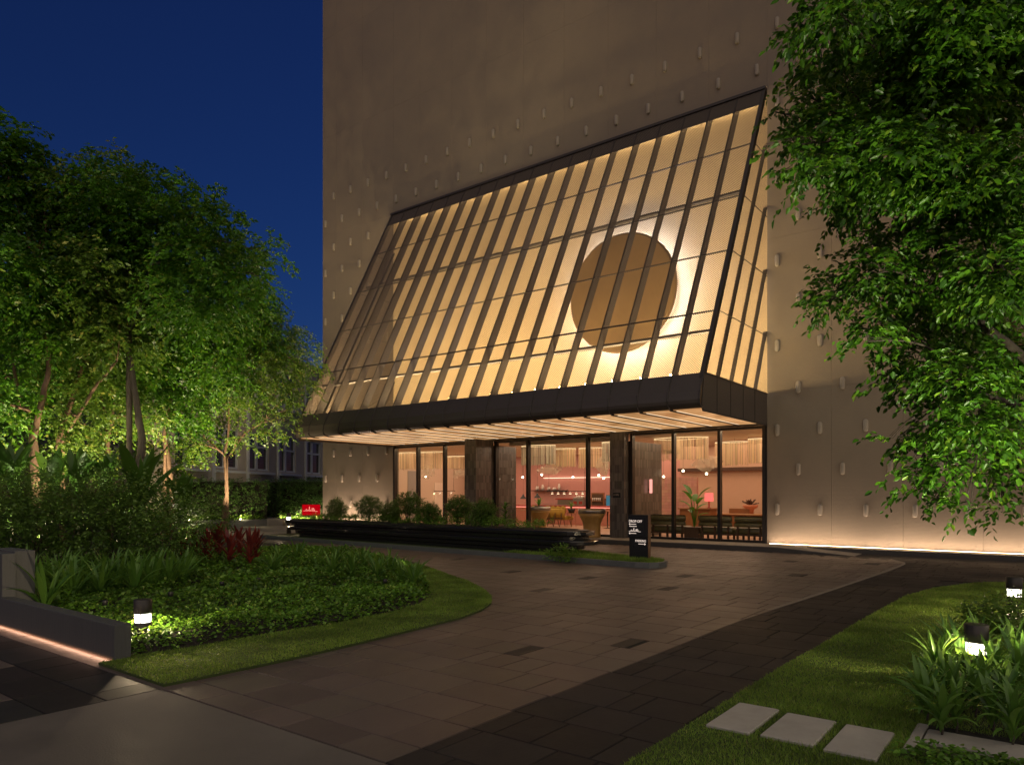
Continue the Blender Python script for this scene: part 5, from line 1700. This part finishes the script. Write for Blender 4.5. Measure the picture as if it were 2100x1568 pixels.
d = Vector((-29.55 + 31.5, 19.8 - 15.4)).normalized(); nn = Vector((d.y, -d.x))
a, b = Vector((-32.2, 13.8)), Vector((-29.55, 19.8))
mb.prism([(a.x, a.y), (b.x, b.y), (b.x - nn.x * .25, b.y - nn.y * .25), (a.x - nn.x * .25, a.y - nn.y * .25)], 0, .41)
mb.build('wall_body', M['kerb_grey'], gw)
mb = MB(); mb.prism([(-29.54, 19.8), (-28.6, 20.0), (-28.7, 20.3), (-29.6, 20.1)], 0, .45); mb.build('wall_end', M['stone_light'], gw)
gw2 = thing('planter_wall', (-30.2, 22.3, 0), 'low dark planter wall below the red sign', 'wall')
MB().box(-32.4, 22.3, 0, -27.6, 22.45, .32).build('wall_body', M['kerb_dark'], gw2)
hd_ = (b - a).normalized()
area('foot_light', gw, (a.x * .35 + b.x * .65 + .25, a.y * .35 + b.y * .65 - .1, .43), (.05, 4.4), 26, (1, .84, .40), (0, R(180 + 25), -math.atan2(hd_.x, hd_.y)))
area('foot_light', gw2, (-30.2, 22.40, .34), (4.4, .05), 22, (1, .84, .40), (R(180 - 25), 0, 0))
for k, (x, y_, tx, ty, l, pw) in enumerate([(-30.6, 16.6, -31.3, 17.4, 'hedge light at the left part of the planter wall', 14), (-29.8, 18.6, -30.6, 19.2, 'hedge light at the right part of the planter wall', 14), (-30.9, 22.5, -30.9, 22.9, 'hedge light left of the red sign', 12), (-29.4, 22.5, -29.4, 22.9, 'hedge light behind the red sign', 12)]):
    th = thing('hedge_light', (x, y_, .42), l, 'spotlight', 'small lights at the foot of the hedges')
    MB().lathe([(.03, 0), (.03, .05)], 10, (x, y_, .42)).build('lamp_body', M['bulb'], th)
    spot(th, (x, y_, .50), (tx, ty, 1.3), pw * 2.2, (1, .85, .45), 150, .03)
rs = np.random.RandomState(61)
C = np.concatenate([np.column_stack([-32.0 + 2.2 * u, 14.6 + 5.0 * u, .42 + 0 * u]) for u in [rs.rand(500)]] + [np.column_stack([-32.3 + 4.6 * u, 22.55 + 0 * u, .34 + 0 * u]) for u in [rs.rand(400)]])
C[:, :2] += rs.randn(len(C), 2) * .08
V, F = sprays(rs, C, rs.randn(len(C), 3) * .4 + np.array([0, 0, .7]), 6, .22, .09, .1)
tag(link('ground_cover', np_mesh('ground_cover', V, F, M['leaf_lit'])), 'low lit plants at the foot of the back hedges', 'ground cover', kind='stuff')

# low kerbed path behind the bed on the left
MB().prism([(-33, 14.4), (-24.5, 13.9), (-22.9, 15.0), (-23, 17.2), (-28, 19.9), (-28, 20.3), (-33, 22.2), (-60, 30), (-60, 14.6)], -.03, .008).build('path', M['stone_light'], kind='structure')
MB().prism([(-29.5, 18.2), (-24.2, 17.6), (-24.0, 19.95), (-28.6, 19.95)], .009, .12).build('path_step', M['stone_light'], kind='structure')

# apartment building, its facade running away to the right
fd = Vector((-.471, .8985, 0)); fn = Vector((.8985, .471, 0)); p0 = Vector((-37.4, 26.8, 0))
apt = thing('apartment_building', tuple(p0), 'grey rendered apartment building with white-framed windows behind the hedge', 'building')
def fp(s, out, z): v = p0 + fd * s + fn * out; return (v.x, v.y, z)
def fbox(s0, s1, o0, o1, z0, z1, name, m_, parent=apt, **k):
    vs = [fp(s0, o0, z0), fp(s1, o0, z0), fp(s1, o1, z0), fp(s0, o1, z0), fp(s0, o0, z1), fp(s1, o0, z1), fp(s1, o1, z1), fp(s0, o1, z1)]
    return MB().add(vs, [(0, 3, 2, 1), (4, 5, 6, 7), (0, 1, 5, 4), (1, 2, 6, 5), (2, 3, 7, 6), (3, 0, 4, 7)]).build(name, m_, parent, **k)
wins = []
for s0 in (-11.2, -8.0, -4.85, -1.55, 2.0, 5.4):
    for z0 in (2.9, 6.75): wins.append((s0, s0 + 2.1, z0, z0 + 2.1))
# wall built as piers and spandrels so the windows are real openings
fbox(-13.5, 8.5, -7, -.26, 0, 9.6, 'wall_core', M['dark_glass'])
sx_ = sorted(set([-13.5, 8.5] + [w_[0] for w_ in wins] + [w_[1] for w_ in wins]))
for a, b in zip(sx_, sx_[1:]):
    if any(abs(w_[0] - a) < 1e-6 for w_ in wins):
        for z0, z1 in ((0, 2.9), (5.0, 6.75), (8.85, 9.7)): fbox(a + .001, b - .001, -.25, 0, z0, z1, 'wall', M['grey_wall'])
    else: fbox(a, b, -.25, .0, 0, 9.7, 'wall', M['grey_wall'])
for s0, s1, z0, z1 in wins:
    fr = fbox(s0, s1, -.20, -.16, z0, z1, 'window', M['dark_glass'])
    for a, b, c, d in ((s0, s0 + .09, z0, z1), (s1 - .09, s1, z0, z1), (s0 + .8, s0 + .98, z0 + .09, z1 - .09)): fbox(a, b, -.155, -.06, c, d, 'frame', M['white_trim'], fr)
    for c, d in ((z0, z0 + .09), (z1 - .09, z1), (z0 + 1.25, z0 + 1.36)): fbox(s0 + .091, s0 + .799, -.155, -.06, c, d, 'frame', M['white_trim'], fr); fbox(s0 + .981, s1 - .091, -.155, -.06, c, d, 'frame', M['white_trim'], fr)
    for k in range(8): fbox(s0 + .99, s1 - .10, -.150, -.135, z0 + .14 + k * .135, z0 + .155 + k * .135, 'blind_slat', M['brown_paint'], fr)
    fbox(s0 - .25, s1 + .35, .002, .22, z0 - .22, z0 - .10, 'window_ledge', M['white_trim'])
for s0 in (-8.3, -5.15, -1.85, 1.7, 5.1): fbox(s0, s0 + .14, .002, .12, 1.6, 9.7, 'pilaster', M['white_trim'])
fbox(-13.6, 8.6, -7, .15, 9.703, 9.9, 'roof_slab', M['grey_wall'])

# long low house with garages across the back of the grove
hp0 = at(-80, 1012, 41); hp1 = at(500, 1012, 40)
hp0.z = hp1.z = 0
hd = (hp1 - hp0); HL = hd.length; hd.normalize(); hn = Vector((hd.y, -hd.x, 0))
hs = thing('row_house', tuple((hp0 + hp1) / 2), 'dark two-storey house with garages behind the grove', 'building')
def hb(s0, s1, o0, o1, z0, z1, name, m_, parent=hs, **k):
    def q(s_, o_, z_): v = hp0 + hd * s_ + hn * o_; return (v.x, v.y, z_)
    vs = [q(s0, o0, z0), q(s1, o0, z0), q(s1, o1, z0), q(s0, o1, z0), q(s0, o0, z1), q(s1, o0, z1), q(s1, o1, z1), q(s0, o1, z1)]
    return MB().add(vs, [(0, 1, 2, 3), (7, 6, 5, 4), (4, 5, 1, 0), (5, 6, 2, 1), (6, 7, 3, 2), (7, 4, 0, 3)]).build(name, m_, parent, **k)
hb(0, HL, -8, -.6, 0, 7.2, 'wall', M['grey_wall_dark'])
hb(0, HL, -.599, .15, 2.75, 3.15, 'floor_band', M['stone_light'])
hb(HL - 8.2, HL, -.30, .35, 2.35, 2.74, 'lintel', M['brown_paint'])
for s_ in (HL - 8.2, HL - 5.4, HL - 2.9, HL - .5):
    hb(s_, s_ + .32, -.3, .1, 0, 2.34, 'column', M['cream_dark'])
for a, b in ((HL - 7.86, HL - 5.42), (HL - 5.06, HL - 2.92), (HL - 2.56, HL - .52)):
    g_ = hb(a, b, -.50, -.45, .02, 2.34, 'garage_door', M['dark_glass'])
    for k in range(9): hb(a, b, -.449, -.43, .1 + k * .25, .13 + k * .25, 'slat', M['black'], g_)
for s_ in np.arange(1.2, HL - 2, 3.4):
    w_ = hb(s_, s_ + 1.5, -.58, -.55, 4.1, 5.7, 'window', M['dark_glass'])
    hb(s_ - .08, s_, -.58, -.5, 4.05, 5.75, 'frame', M['white_trim'], w_); hb(s_ + 1.5, s_ + 1.58, -.58, -.5, 4.05, 5.75, 'frame', M['white_trim'], w_); hb(s_ + .001, s_ + 1.499, -.58, -.5, 5.70, 5.78, 'frame', M['white_trim'], w_)
hb(-.2, HL + .2, -8, .4, 7.203, 7.4, 'roof_slab', M['grey_wall_dark'])
for s_ in (HL - 1.25,):
    th = thing('sail_ornament', tuple(hp0 + hd * s_ + hn * 1.0), 'pale triangular ornament standing before the right garage', 'ornament')
    v = hp0 + hd * s_ + hn * 1.0
    MB().add([(v.x, v.y, .1), (v.x + hd.x * .5, v.y + hd.y * .5, .1), (v.x + hd.x * .5, v.y + hd.y * .5, 1.5), (v.x, v.y + .05, .1), (v.x + hd.x * .5, v.y + hd.y * .5 + .05, .1), (v.x + hd.x * .5, v.y + hd.y * .5 + .05, 1.5)], [(0, 1, 2), (5, 4, 3), (0, 3, 4, 1), (1, 4, 5, 2), (2, 5, 3, 0)]).build('panel', M['white_trim'], th)

# ================================================================ INSIDE THE LOBBY
def I(px, py, Y): return WY(px, py, Y)
def chandelier(x, y, rx, ry, z0, z1, label, m_='string', a0=0, a1=2 * PI, cnt=90, seed=0, ragged=.06):
    rd = random.Random(seed)
    th = thing('string_chandelier', (x, y, CZ), label, 'chandelier', 'hanging curtains of golden strings inside the lobby')
    m = MB()
    for k in range(cnt):
        a = a0 + (a1 - a0) * k / cnt
        px_, py_ = x + rx * math.cos(a), y + ry * math.sin(a)
        zb = z0 + rd.uniform(0, ragged)
        w_ = rd.uniform(.008, .016)
        tx, ty = -math.sin(a) * w_, math.cos(a) * w_
        j = rd.uniform(-.015, .015)
        m.add([(px_ - tx + j, py_ - ty, zb), (px_ + tx + j, py_ + ty, zb), (px_ + tx, py_ + ty, z1), (px_ - tx, py_ - ty, z1)], [(0, 1, 2, 3)])
    m.build('string_curtain', M[m_], th)
    q = [(x + rx * math.cos(a0 + (a1 - a0) * k / 32), y + ry * math.sin(a0 + (a1 - a0) * k / 32), z1 + .01) for k in range(33)]
    MB().tube(q, .007, 5).build('light_ring', M['led_ring'], th)
    for k in (4, 15, 26): MB().tube([q[k], (q[k][0], q[k][1], CZ)], .004, 4).build('wire', M['black'], th)
ch = [(1396, 24.0, 58, 897, 944, 'large drum of golden strings behind the second right pane', 'string'), (1500, 26.0, 34, 907, 955, 'drum of strings behind the rightmost pane, left of its fellow', 'string'), (1560, 25.0, 26, 900, 950, 'drum of strings at the right end of the lobby', 'string'),
      (1104, 24.2, 40, 911, 954, 'striped drum of many-coloured strings in the centre pane', 'string_mix'), (1156, 26.5, 28, 920, 958, 'golden string drum right of the striped one', 'string'), (1212, 26.0, 28, 919, 960, 'golden string drum behind the centre right mullion', 'string'),
      (1258, 24.2, 26, 904, 948, 'dark striped drum half hidden by the right pier', 'string_mix'), (833, 24.5, 24, 925, 963, 'string drum in the leftmost pane', 'string'), (884, 24.8, 30, 926, 962, 'long string drum in the second pane from the left', 'string'), (935, 27, 24, 936, 962, 'orange string drum beside the left pier', 'string')]
for k, (px, Y, wp, y0, y1, l, mm) in enumerate(ch):
    c = I(px, y0, Y); d = ray(px, y0); t = Y / d.y
    r = wp * t / 1472
    chandelier(c.x, Y, r, r * .55, at(px, y1, t).z, min(CZ - .06, c.z), l, mm, cnt=110 if wp > 35 else 70, seed=k)
def net(px, py, Y, w_, h_, label, seed):
    rd = random.Random(seed)
    c = I(px, py, Y)
    th = thing('net_sculpture', tuple(c), label, 'sculpture', 'floating woven net sculptures inside the lobby')
    for q in range(2):
        vs = []; fs = []; nu, nv = 14, 7
        ph = rd.uniform(0, 6)
        for i in range(nu + 1):
            for j in range(nv + 1):
                u = i / nu - .5; v = j / nv - .5
                vs.append((c.x + u * w_ * (1 - .3 * abs(v)), c.y + .25 * math.sin(u * 7 + ph) + q * .3, c.z + v * h_ * (1 + .4 * math.sin(u * 5 + ph)) + .18 * h_ * math.sin(u * 9 + v * 4 + ph) + .12 * q))
        for i in range(nu):
            for j in range(nv): a = i * (nv + 1) + j; fs.append((a, a + 1, a + nv + 2, a + nv + 1))
        MB().add(vs, fs).build('net_sheet', M['net'], th, True)
    MB().tube([tuple(c), (c.x, c.y, CZ)], .005, 4).build('wire', M['black'], th)
net(1445, 952, 24.6, 1.0, .35, 'large pale net sculpture in the right lobby panes', 1)
net(1120, 965, 26, 1.3, .25, 'thin pale net sculpture above the kitchen counter', 2)
net(1238, 955, 25, .5, .5, 'glowing net sculpture left of the right pier', 3)
net(872, 968, 25.5, .8, .4, 'brownish net sculpture in the left lobby panes', 4)
net(938, 970, 27, .7, .3, 'orange net sculpture beside the left pier', 5)
for k, (px, py, Y) in enumerate([(1072, 978, 26), (1111, 973, 26.5), (1175, 978, 26), (1228, 974, 26.5), (1238, 980, 25.5), (1361, 977, 27), (1401, 965, 24.8), (1449, 971, 25.6), (873, 977, 26)]):
    c = I(px, py, Y)
    th = thing('pendant_bulb', tuple(c), '%s round pendant bulb from the %s' % (ORD[k] if k < 8 else 'single', 'left, in the centre and right panes' if k < 8 else 'left panes, hanging alone'), 'pendant lamp', 'round pendant bulbs inside the lobby')
    MB().lathe([(.004, -.045), (.035, -.03), (.045, 0), (.035, .03), (.004, .045)], 12, tuple(c)).build('bulb', M['bulb'], th, True)
    MB().tube([(c.x, c.y, c.z + .05), (c.x, c.y, CZ)], .005, 4).build('cord', M['black'], th)
# desk-style pendants over the counter
for k, (px, py, Y) in enumerate([(1073, 1018, 27), (1102, 1016, 27)]):
    c = I(px, py, Y)
    th = thing('cone_pendant', tuple(c), ['blue-black cone pendant left of the centre mullion', 'blue-black cone pendant right of the centre mullion'][k], 'pendant lamp', 'dark cone pendants')
    MB().lathe([(.16, -.10), (.15, -.08), (.05, .05), (.03, .12)], 18, tuple(c)).build('lamp_shade', M['black'], th, True)
    MB().tube([(c.x, c.y, c.z + .1), (c.x, c.y, CZ)], .006, 4).build('cord', M['black'], th)
# kitchen counter
kc = thing('kitchen_counter', (-18.5, 28.4, ZF), 'long pink-tiled bar counter with a glowing red edge', 'counter')
MB().box(-21.5, 28.3, ZF, -14.9, 28.9, .98).build('counter_front', M['terrazzo'], kc)
MB().bbox(-21.6, 28.2, .985, -14.8, 29.0, 1.05).build('counter_top', M['red'], kc)
MB().box(-21.5, 28.26, .955, -14.9, 28.285, .978).build('light_strip', M['led_pink'], kc)
bk = thing('back_counter', (-18.5, 30.9, ZF), 'steel kitchen back counter under the pink tiled wall', 'counter')
MB().box(-21.9, 30.8, ZF, -16.2, 31.5, 1.05).build('cabinet', M['steel'], bk)
MB().box(-20.6, 30.9, 1.06, -17.9, 31.4, 1.30).build('glass_case', M['steel'], bk)
MB().box(-20.7, 30.85, 1.305, -17.8, 31.45, 1.36).build('case_top', M['red'], bk)
shf = thing('wall_shelf', tuple(I(1130, 1005, 31.3)), 'dark wall shelf with white ware in the kitchen', 'shelf')
p = shf.location
MB().box(p.x - 1.3, 31.25, p.z - .03, p.x + .9, 31.58, p.z + .01).build('shelf_board', M['black'], shf)
for k, (dx, hh_, rr_) in enumerate([(-.95, .22, .10), (-.60, .30, .08), (-.2, .16, .10), (.15, .14, .12), (.45, .34, .07)]):
    q = (p.x + dx, 31.4, p.z + .012)
    th = thing('vase', q, ['round white jar at the left end of the kitchen shelf', 'tilted pale frame-like vase on the kitchen shelf', 'small white bowl in the middle of the kitchen shelf', 'wide white bowl on the kitchen shelf', 'tall white vase at the right end of the kitchen shelf'][k], 'vase', 'white ware on the kitchen shelf')
    MB().lathe([(rr_ * .6, 0), (rr_, hh_ * .4), (rr_ * .9, hh_ * .7), (rr_ * .5, hh_)], 14, q).build('body', M['white'], th, True)
rl = thing('track_light', tuple(I(1165, 1010, 28.6)), 'black rail of small cone spotlights above the bar', 'track light')
p = rl.location
MB().box(p.x - 1.2, p.y - .015, p.z + .06, p.x + 1.0, p.y + .015, p.z + .09).build('rail', M['black'], rl)
for k in range(6):
    x = p.x - .9 + k * .34
    MB().lathe([(.075, -.06), (.06, -.03), (.02, .05)], 12, (x, p.y, p.z)).build('lamp_head', M['white'], rl, True)
    MB().lathe([(.060, -.063), (.050, -.058)], 12, (x, p.y, p.z)).build('lamp_lens', M['bulb'], rl)
for x in (p.x - 1.1, p.x + .9): MB().tube([(x, p.y, p.z + .09), (x, p.y, CZ)], .008, 5).build('rod', M['black'], rl)
rl2 = thing('track_light', tuple(I(905, 1009, 28.6)), 'short row of cone spotlights in the left panes', 'track light')
p = rl2.location
MB().box(p.x - 1.2, p.y - .015, p.z + .06, p.x + 1.0, p.y + .015, p.z + .09).build('rail', M['black'], rl2)
for k in range(5):
    x = p.x - .95 + k * .42
    MB().lathe([(.075, -.06), (.06, -.03), (.02, .05)], 12, (x, p.y, p.z)).build('lamp_head', M['white'], rl2, True)
    MB().lathe([(.060, -.063), (.050, -.058)], 12, (x, p.y, p.z)).build('lamp_lens', M['bulb'], rl2)
for x in (p.x - 1.1, p.x + .9): MB().tube([(x, p.y, p.z + .09), (x, p.y, CZ)], .008, 5).build('rod', M['black'], rl2)
# wall niches at the back
nc = thing('wall_cabinet', (-14.3, 30.1, ZF), 'recessed timber cabinet of glasses in the pink wall', 'cabinet')
a = I(1213, 1010, 30.15); b = I(1239, 1046, 30.15)
MB().box(a.x, 30.12, b.z, b.x, 30.195, a.z).build('cabinet_frame', M['wood'], nc)
MB().box(a.x + .06, 30.10, b.z + .06, b.x - .06, 30.118, a.z - .06).build('cabinet_back', M['wood_dark'], nc)
MB().box(a.x + .06, 30.02, (a.z + b.z) / 2, b.x - .06, 30.098, (a.z + b.z) / 2 + .03).build('shelf', M['wood'], nc)
for k in range(5): MB().lathe([(.03, 0), (.035, .12), (.03, .14)], 8, (a.x + .14 + k * .1, 30.05, (a.z + b.z) / 2 + .032)).build('glass', M['white'], nc, True)
sc_ = thing('screen', (-13.0, 30.1, ZF), 'dark blue lit screen beside the timber cabinet', 'screen')
a = I(1243, 1014, 30.15); b = I(1258, 1047, 30.15)
MB().box(a.x, 30.12, b.z, b.x, 30.19, a.z).build('screen_frame', M['steel'], sc_)
MB().box(a.x + .04, 30.10, b.z + .04, b.x - .04, 30.118, a.z - .04).build('screen_panel', M['screen'], sc_)
cm = thing('coffee_machine', tuple(I(1190, 1042, 28.6)), 'steel and red coffee machine on the bar', 'coffee machine')
p = cm.location; zc = 1.052
MB().bbox(p.x - .28, 28.4, zc, p.x + .28, 28.8, zc + .38, .02).build('machine_body', M['steel'], cm)
MB().bbox(p.x - .24, 28.38, zc + .06, p.x - .06, 28.395, zc + .2, .002).bbox(p.x + .06, 28.38, zc + .06, p.x + .24, 28.395, zc + .2, .002).build('machine_panel', M['red'], cm)
for k in range(4): MB().lathe([(.035, 0), (.04, .07)], 10, (p.x - .18 + k * .12, 28.6, zc + .384)).build('cup', M['white'], cm, True)
# yellow sofa
def sofa(px0, px1, Y, label, n_=4):
    a = I(px0, 1060, Y).x; b = I(px1, 1060, Y).x
    th = thing('sofa', ((a + b) / 2, Y, ZF), label, 'sofa', 'mustard sofas with thin timber legs')
    w_ = (b - a)
    MB().bbox(a, Y - .06, ZF + .38, b, Y + .10, ZF + .80, .05).build('backrest', M['mustard'], th, True)
    MB().bbox(a, Y + .11, ZF + .30, b, Y + .78, ZF + .48, .04).build('seat', M['mustard'], th, True)
    for k in range(n_):
        c0 = a + .05 + k * (w_ - .1) / n_
        MB().bbox(c0 + .01, Y + .1, ZF + .60, c0 + (w_ - .1) / n_ - .01, Y + .28, ZF + .92, .06).build('cushion', M['mustard'], th, True)
    for k in range(4):
        x = a + .1 + (w_ - .2) * k / 3
        MB().tube([(x, Y - .08, ZF + .62), (x, Y - .09, ZF + .34), (x - .06, Y - .12, ZF + .0)], [.018, .02, .012], 6).build('leg', M['wood_dark'], th)
        MB().tube([(x, Y + .60, ZF + .32), (x + .04, Y + .66, ZF)], [.02, .012], 6).build('leg', M['wood_dark'], th)
    MB().box(a, Y - .085, ZF + .36, b, Y - .065, ZF + .40).build('frame_rail', M['wood_dark'], th)
sofa(1112, 1157, 26.2, 'mustard sofa with four back cushions facing the bar')
sofa(1084, 1105, 27.2, 'part of a mustard sofa seen left of the four-cushion one', 2)
st = thing('side_table', tuple(I(1172, 1060, 26.6)), 'thin timber side table with a potted fern right of the sofa', 'table')
p = st.location; p0_ = (p.x, 26.6, ZF)
st.location = p0_
MB().lathe([(.20, .58), (.20, .61)], 20, p0_).build('table_top', M['wood'], st)
for k in range(4):
    a = k * PI / 2 + .5
    MB().tube([(p.x + .16 * math.cos(a), 26.6 + .16 * math.sin(a), ZF + .58), (p.x + .2 * math.cos(a), 26.6 + .2 * math.sin(a), ZF)], .012, 5).build('leg', M['wood'], st)
fe = rosette('potted_fern', (p.x, 26.6, ZF + .78), .38, .02, 18, 'leaf_strap', 'fern in a dark pot on the thin side table', None, 401, archmin=.1, archmax=1.6)
MB().lathe([(.12, -.165), (.17, .0), (.16, .01)], 16, (p.x, 26.6, ZF + .78)).build('pot', M['black'], fe, True)
# benches along the right panes
gb_ = 'olive leather benches just inside the right panes'
for k, (pa, pb, l) in enumerate([(1334, 1407, 'olive leather bench behind the direction sign, left of the potted banana plant'), (1433, 1502, 'olive leather bench right of the potted banana plant'), (1506, 1568, 'olive leather bench at the right end of the panes')]):
    Y = 21.95
    a = I(pa, 1080, Y).x; b = I(pb, 1080, Y).x
    th = thing('bench', ((a + b) / 2, Y, ZF), l, 'bench', gb_)
    MB().bbox(a, Y - .09, ZF + .58, b, Y + .05, ZF + .76, .06).build('back_roll', M['leather'], th, True)
    MB().bbox(a, Y - .09, ZF + .42, b, Y + .05, ZF + .575, .06).build('back_roll', M['leather'], th, True)
    MB().bbox(a, Y + .0, ZF + .20, b, Y + .60, ZF + .40, .05).build('seat', M['leather'], th, True)
    MB().box(a + .02, Y - .05, ZF + .15, b - .02, Y + .55, ZF + .195).build('seat_frame', M['wood_dark'], th)
    nl = 3
    for q in range(nl):
        x = a + .12 + (b - a - .24) * q / (nl - 1)
        MB().box(x - .03, Y - .07, ZF + .0, x + .03, Y - .01, ZF + .149).build('leg', M['wood_dark'], th)
        MB().box(x - .03, Y + .45, ZF + .0, x + .03, Y + .51, ZF + .149).build('leg', M['wood_dark'], th)
        MB().box(x - .025, Y - .055, ZF + .196, x + .025, Y - .005, ZF + .42).build('back_post', M['wood_dark'], th)
# banana plant
c = I(1421, 1060, 22.0)
bp_ = thing('banana_plant', (c.x, 22.1, ZF), 'potted banana plant with broad green leaves between the benches', 'plant')
MB().bbox(c.x - .24, 21.86, ZF, c.x + .24, 22.34, ZF + .38, .01).build('pot', M['wood_dark'], bp_)
lm = strap_leaf_mesh('leaf', .50, .105, .6, M['leaf_banana'])
for k in range(10):
    a = k * 2.4; h_ = .75 + .075 * k
    MB().tube([(c.x, 22.1, ZF + .38), (c.x + .05 * math.cos(a), 22.1 + .05 * math.sin(a), ZF + h_ * .6), (c.x + .16 * math.cos(a), 22.1 + .12 * math.sin(a), ZF + h_)], [.018, .014, .008], 5).build('stalk', M['leaf_banana'], bp_)
    o = link('leaf', lm, bp_, (.16 * math.cos(a), .12 * math.sin(a), h_)); o.rotation_euler = (0, .3 + .06 * (10 - k), a); sc2 = .7 + .04 * k; o.scale = (sc2, sc2, sc2)
# reception desk, timber counters at the right
rdk = thing('reception_desk', (-10.5, 26.5, ZF), 'timber reception desk behind the banana plant', 'desk')
a = I(1394, 1045, 26.3); b = I(1456, 1045, 26.3)
MB().box(a.x, 26.3, ZF, b.x, 27.0, 1.0).build('desk_front', M['wood'], rdk)
MB().bbox(a.x - .06, 26.22, 1.003, b.x + .06, 27.05, 1.05).build('desk_top', M['wood'], rdk)
sb = thing('sideboard', (-9.2, 27, ZF), 'long low timber sideboard along the peach wall', 'sideboard')
a = I(1458, 1045, 27.5); b = I(1572, 1045, 27.0)
MB().box(a.x, 27.5, ZF, -7.0, 28.1, .78).build('cabinet', M['wood'], sb)
MB().bbox(a.x - .03, 27.44, .783, -6.95, 28.15, .83).build('top', M['wood_pale'], sb)
MB().box(a.x + .7, 27.6, .832, a.x + 1.5, 28.0, 1.02).build('raised_cabinet', M['wood'], sb)
MB().box(a.x + 1.9, 27.46, .25, a.x + 2.5, 27.499, .70).build('open_shelf', M['black'], sb)
q = I(1538, 1030, 27.7)
bw = thing('bowl', (q.x, 27.75, .832), 'orange footed bowl of dried flowers on the sideboard', 'bowl')
MB().lathe([(.12, .0), (.14, .16), (.26, .24), (.30, .34), (.28, .34)], 20, (q.x, 27.75, .832)).build('bowl_body', M['coral'], bw, True)
m = MB(); rd = random.Random(9)
for k in range(40):
    a = rd.uniform(0, 6.28); r_ = rd.uniform(.05, .34)
    m.tube([(q.x, 27.75, 1.15), (q.x + r_ * math.cos(a), 27.75 + r_ * math.sin(a), 1.2 + rd.uniform(.02, .2))], [.01, .018], 4)
m.build('dried_flowers', M['wood_dark'], bw)
def table_lamp(px, py, Y, zt_, label):
    q = I(px, py, Y)
    th = thing('table_lamp', (q.x, Y, zt_), label, 'lamp', 'red table lamps')
    MB().lathe([(.10, 0), (.03, .04), (.03, .26)], 14, (q.x, Y, zt_)).build('lamp_base', M['red'], th, True)
    MB().lathe([(.17, .26), (.16, .58)], 20, (q.x, Y, zt_)).build('lamp_shade', M['lamp_red'], th, True)
table_lamp(1454, 1025, 26.5, 1.052, 'glowing red table lamp on the right end of the reception desk')
table_lamp(1412, 1015, 26.8, 1.052, 'second red table lamp on the desk, half hidden by the banana leaves')
wl = thing('wall_lamp', (-11.29, 22.6, 1.7), 'pink glowing wall lamp on the dark tiled pier inside', 'lamp')
MB().lathe([(.045, 0), (.05, .02), (.05, .46), (.045, .48)], 14, (-11.20, 22.6, 1.62)).build('lamp_shade', M['lamp_pink'], wl, True)
MB().box(-11.292, 22.58, 1.72, -11.24, 22.62, 1.76).build('bracket', M['black'], wl)
# tables set in the centre, tiny things on the bar
for k, (px, Y, l) in enumerate([(1084, 26.0, 'small round cafe table left of the sofa'), (1246, 26.5, 'low timber table seen right of the outside pot')]):
    q = I(px, 1060, Y)
    th = thing('cafe_table', (q.x, Y, ZF), l, 'table')
    MB().lathe([(.35, .70), (.35, .73)], 20, (q.x, Y, ZF)).build('table_top', M['wood'], th)
    MB().lathe([(.2, 0), (.03, .03), (.03, .70)], 12, (q.x, Y, ZF)).build('table_base', M['wood_dark'], th, True)
q = I(1068, 1030, 23.2)
fl_ = rosette('potted_flower', (-16.35, 23.2, 1.09), .42, .03, 12, 'leaf_banana', 'leafy flowering plant standing in the inside ochre pot', None, 402, archmin=.1, archmax=1.2)
MB().lathe([(.16, -.05), (.18, .03)], 12, (-16.35, 23.2, 1.09)).build('pot', M['black'], fl_, True)
# grey columns and openings at the left panes
a = I(914, 985, 31); b = I(953, 985, 31)
th = thing('red_doorway', ((a.x + b.x) / 2, 31, ZF), 'dark red doorway beside the left pier', 'doorway')
MB().box(b.x - 1.0, 31.3, ZF, b.x + .6, 31.5, 2.3).build('door_panel', M['red'], th)
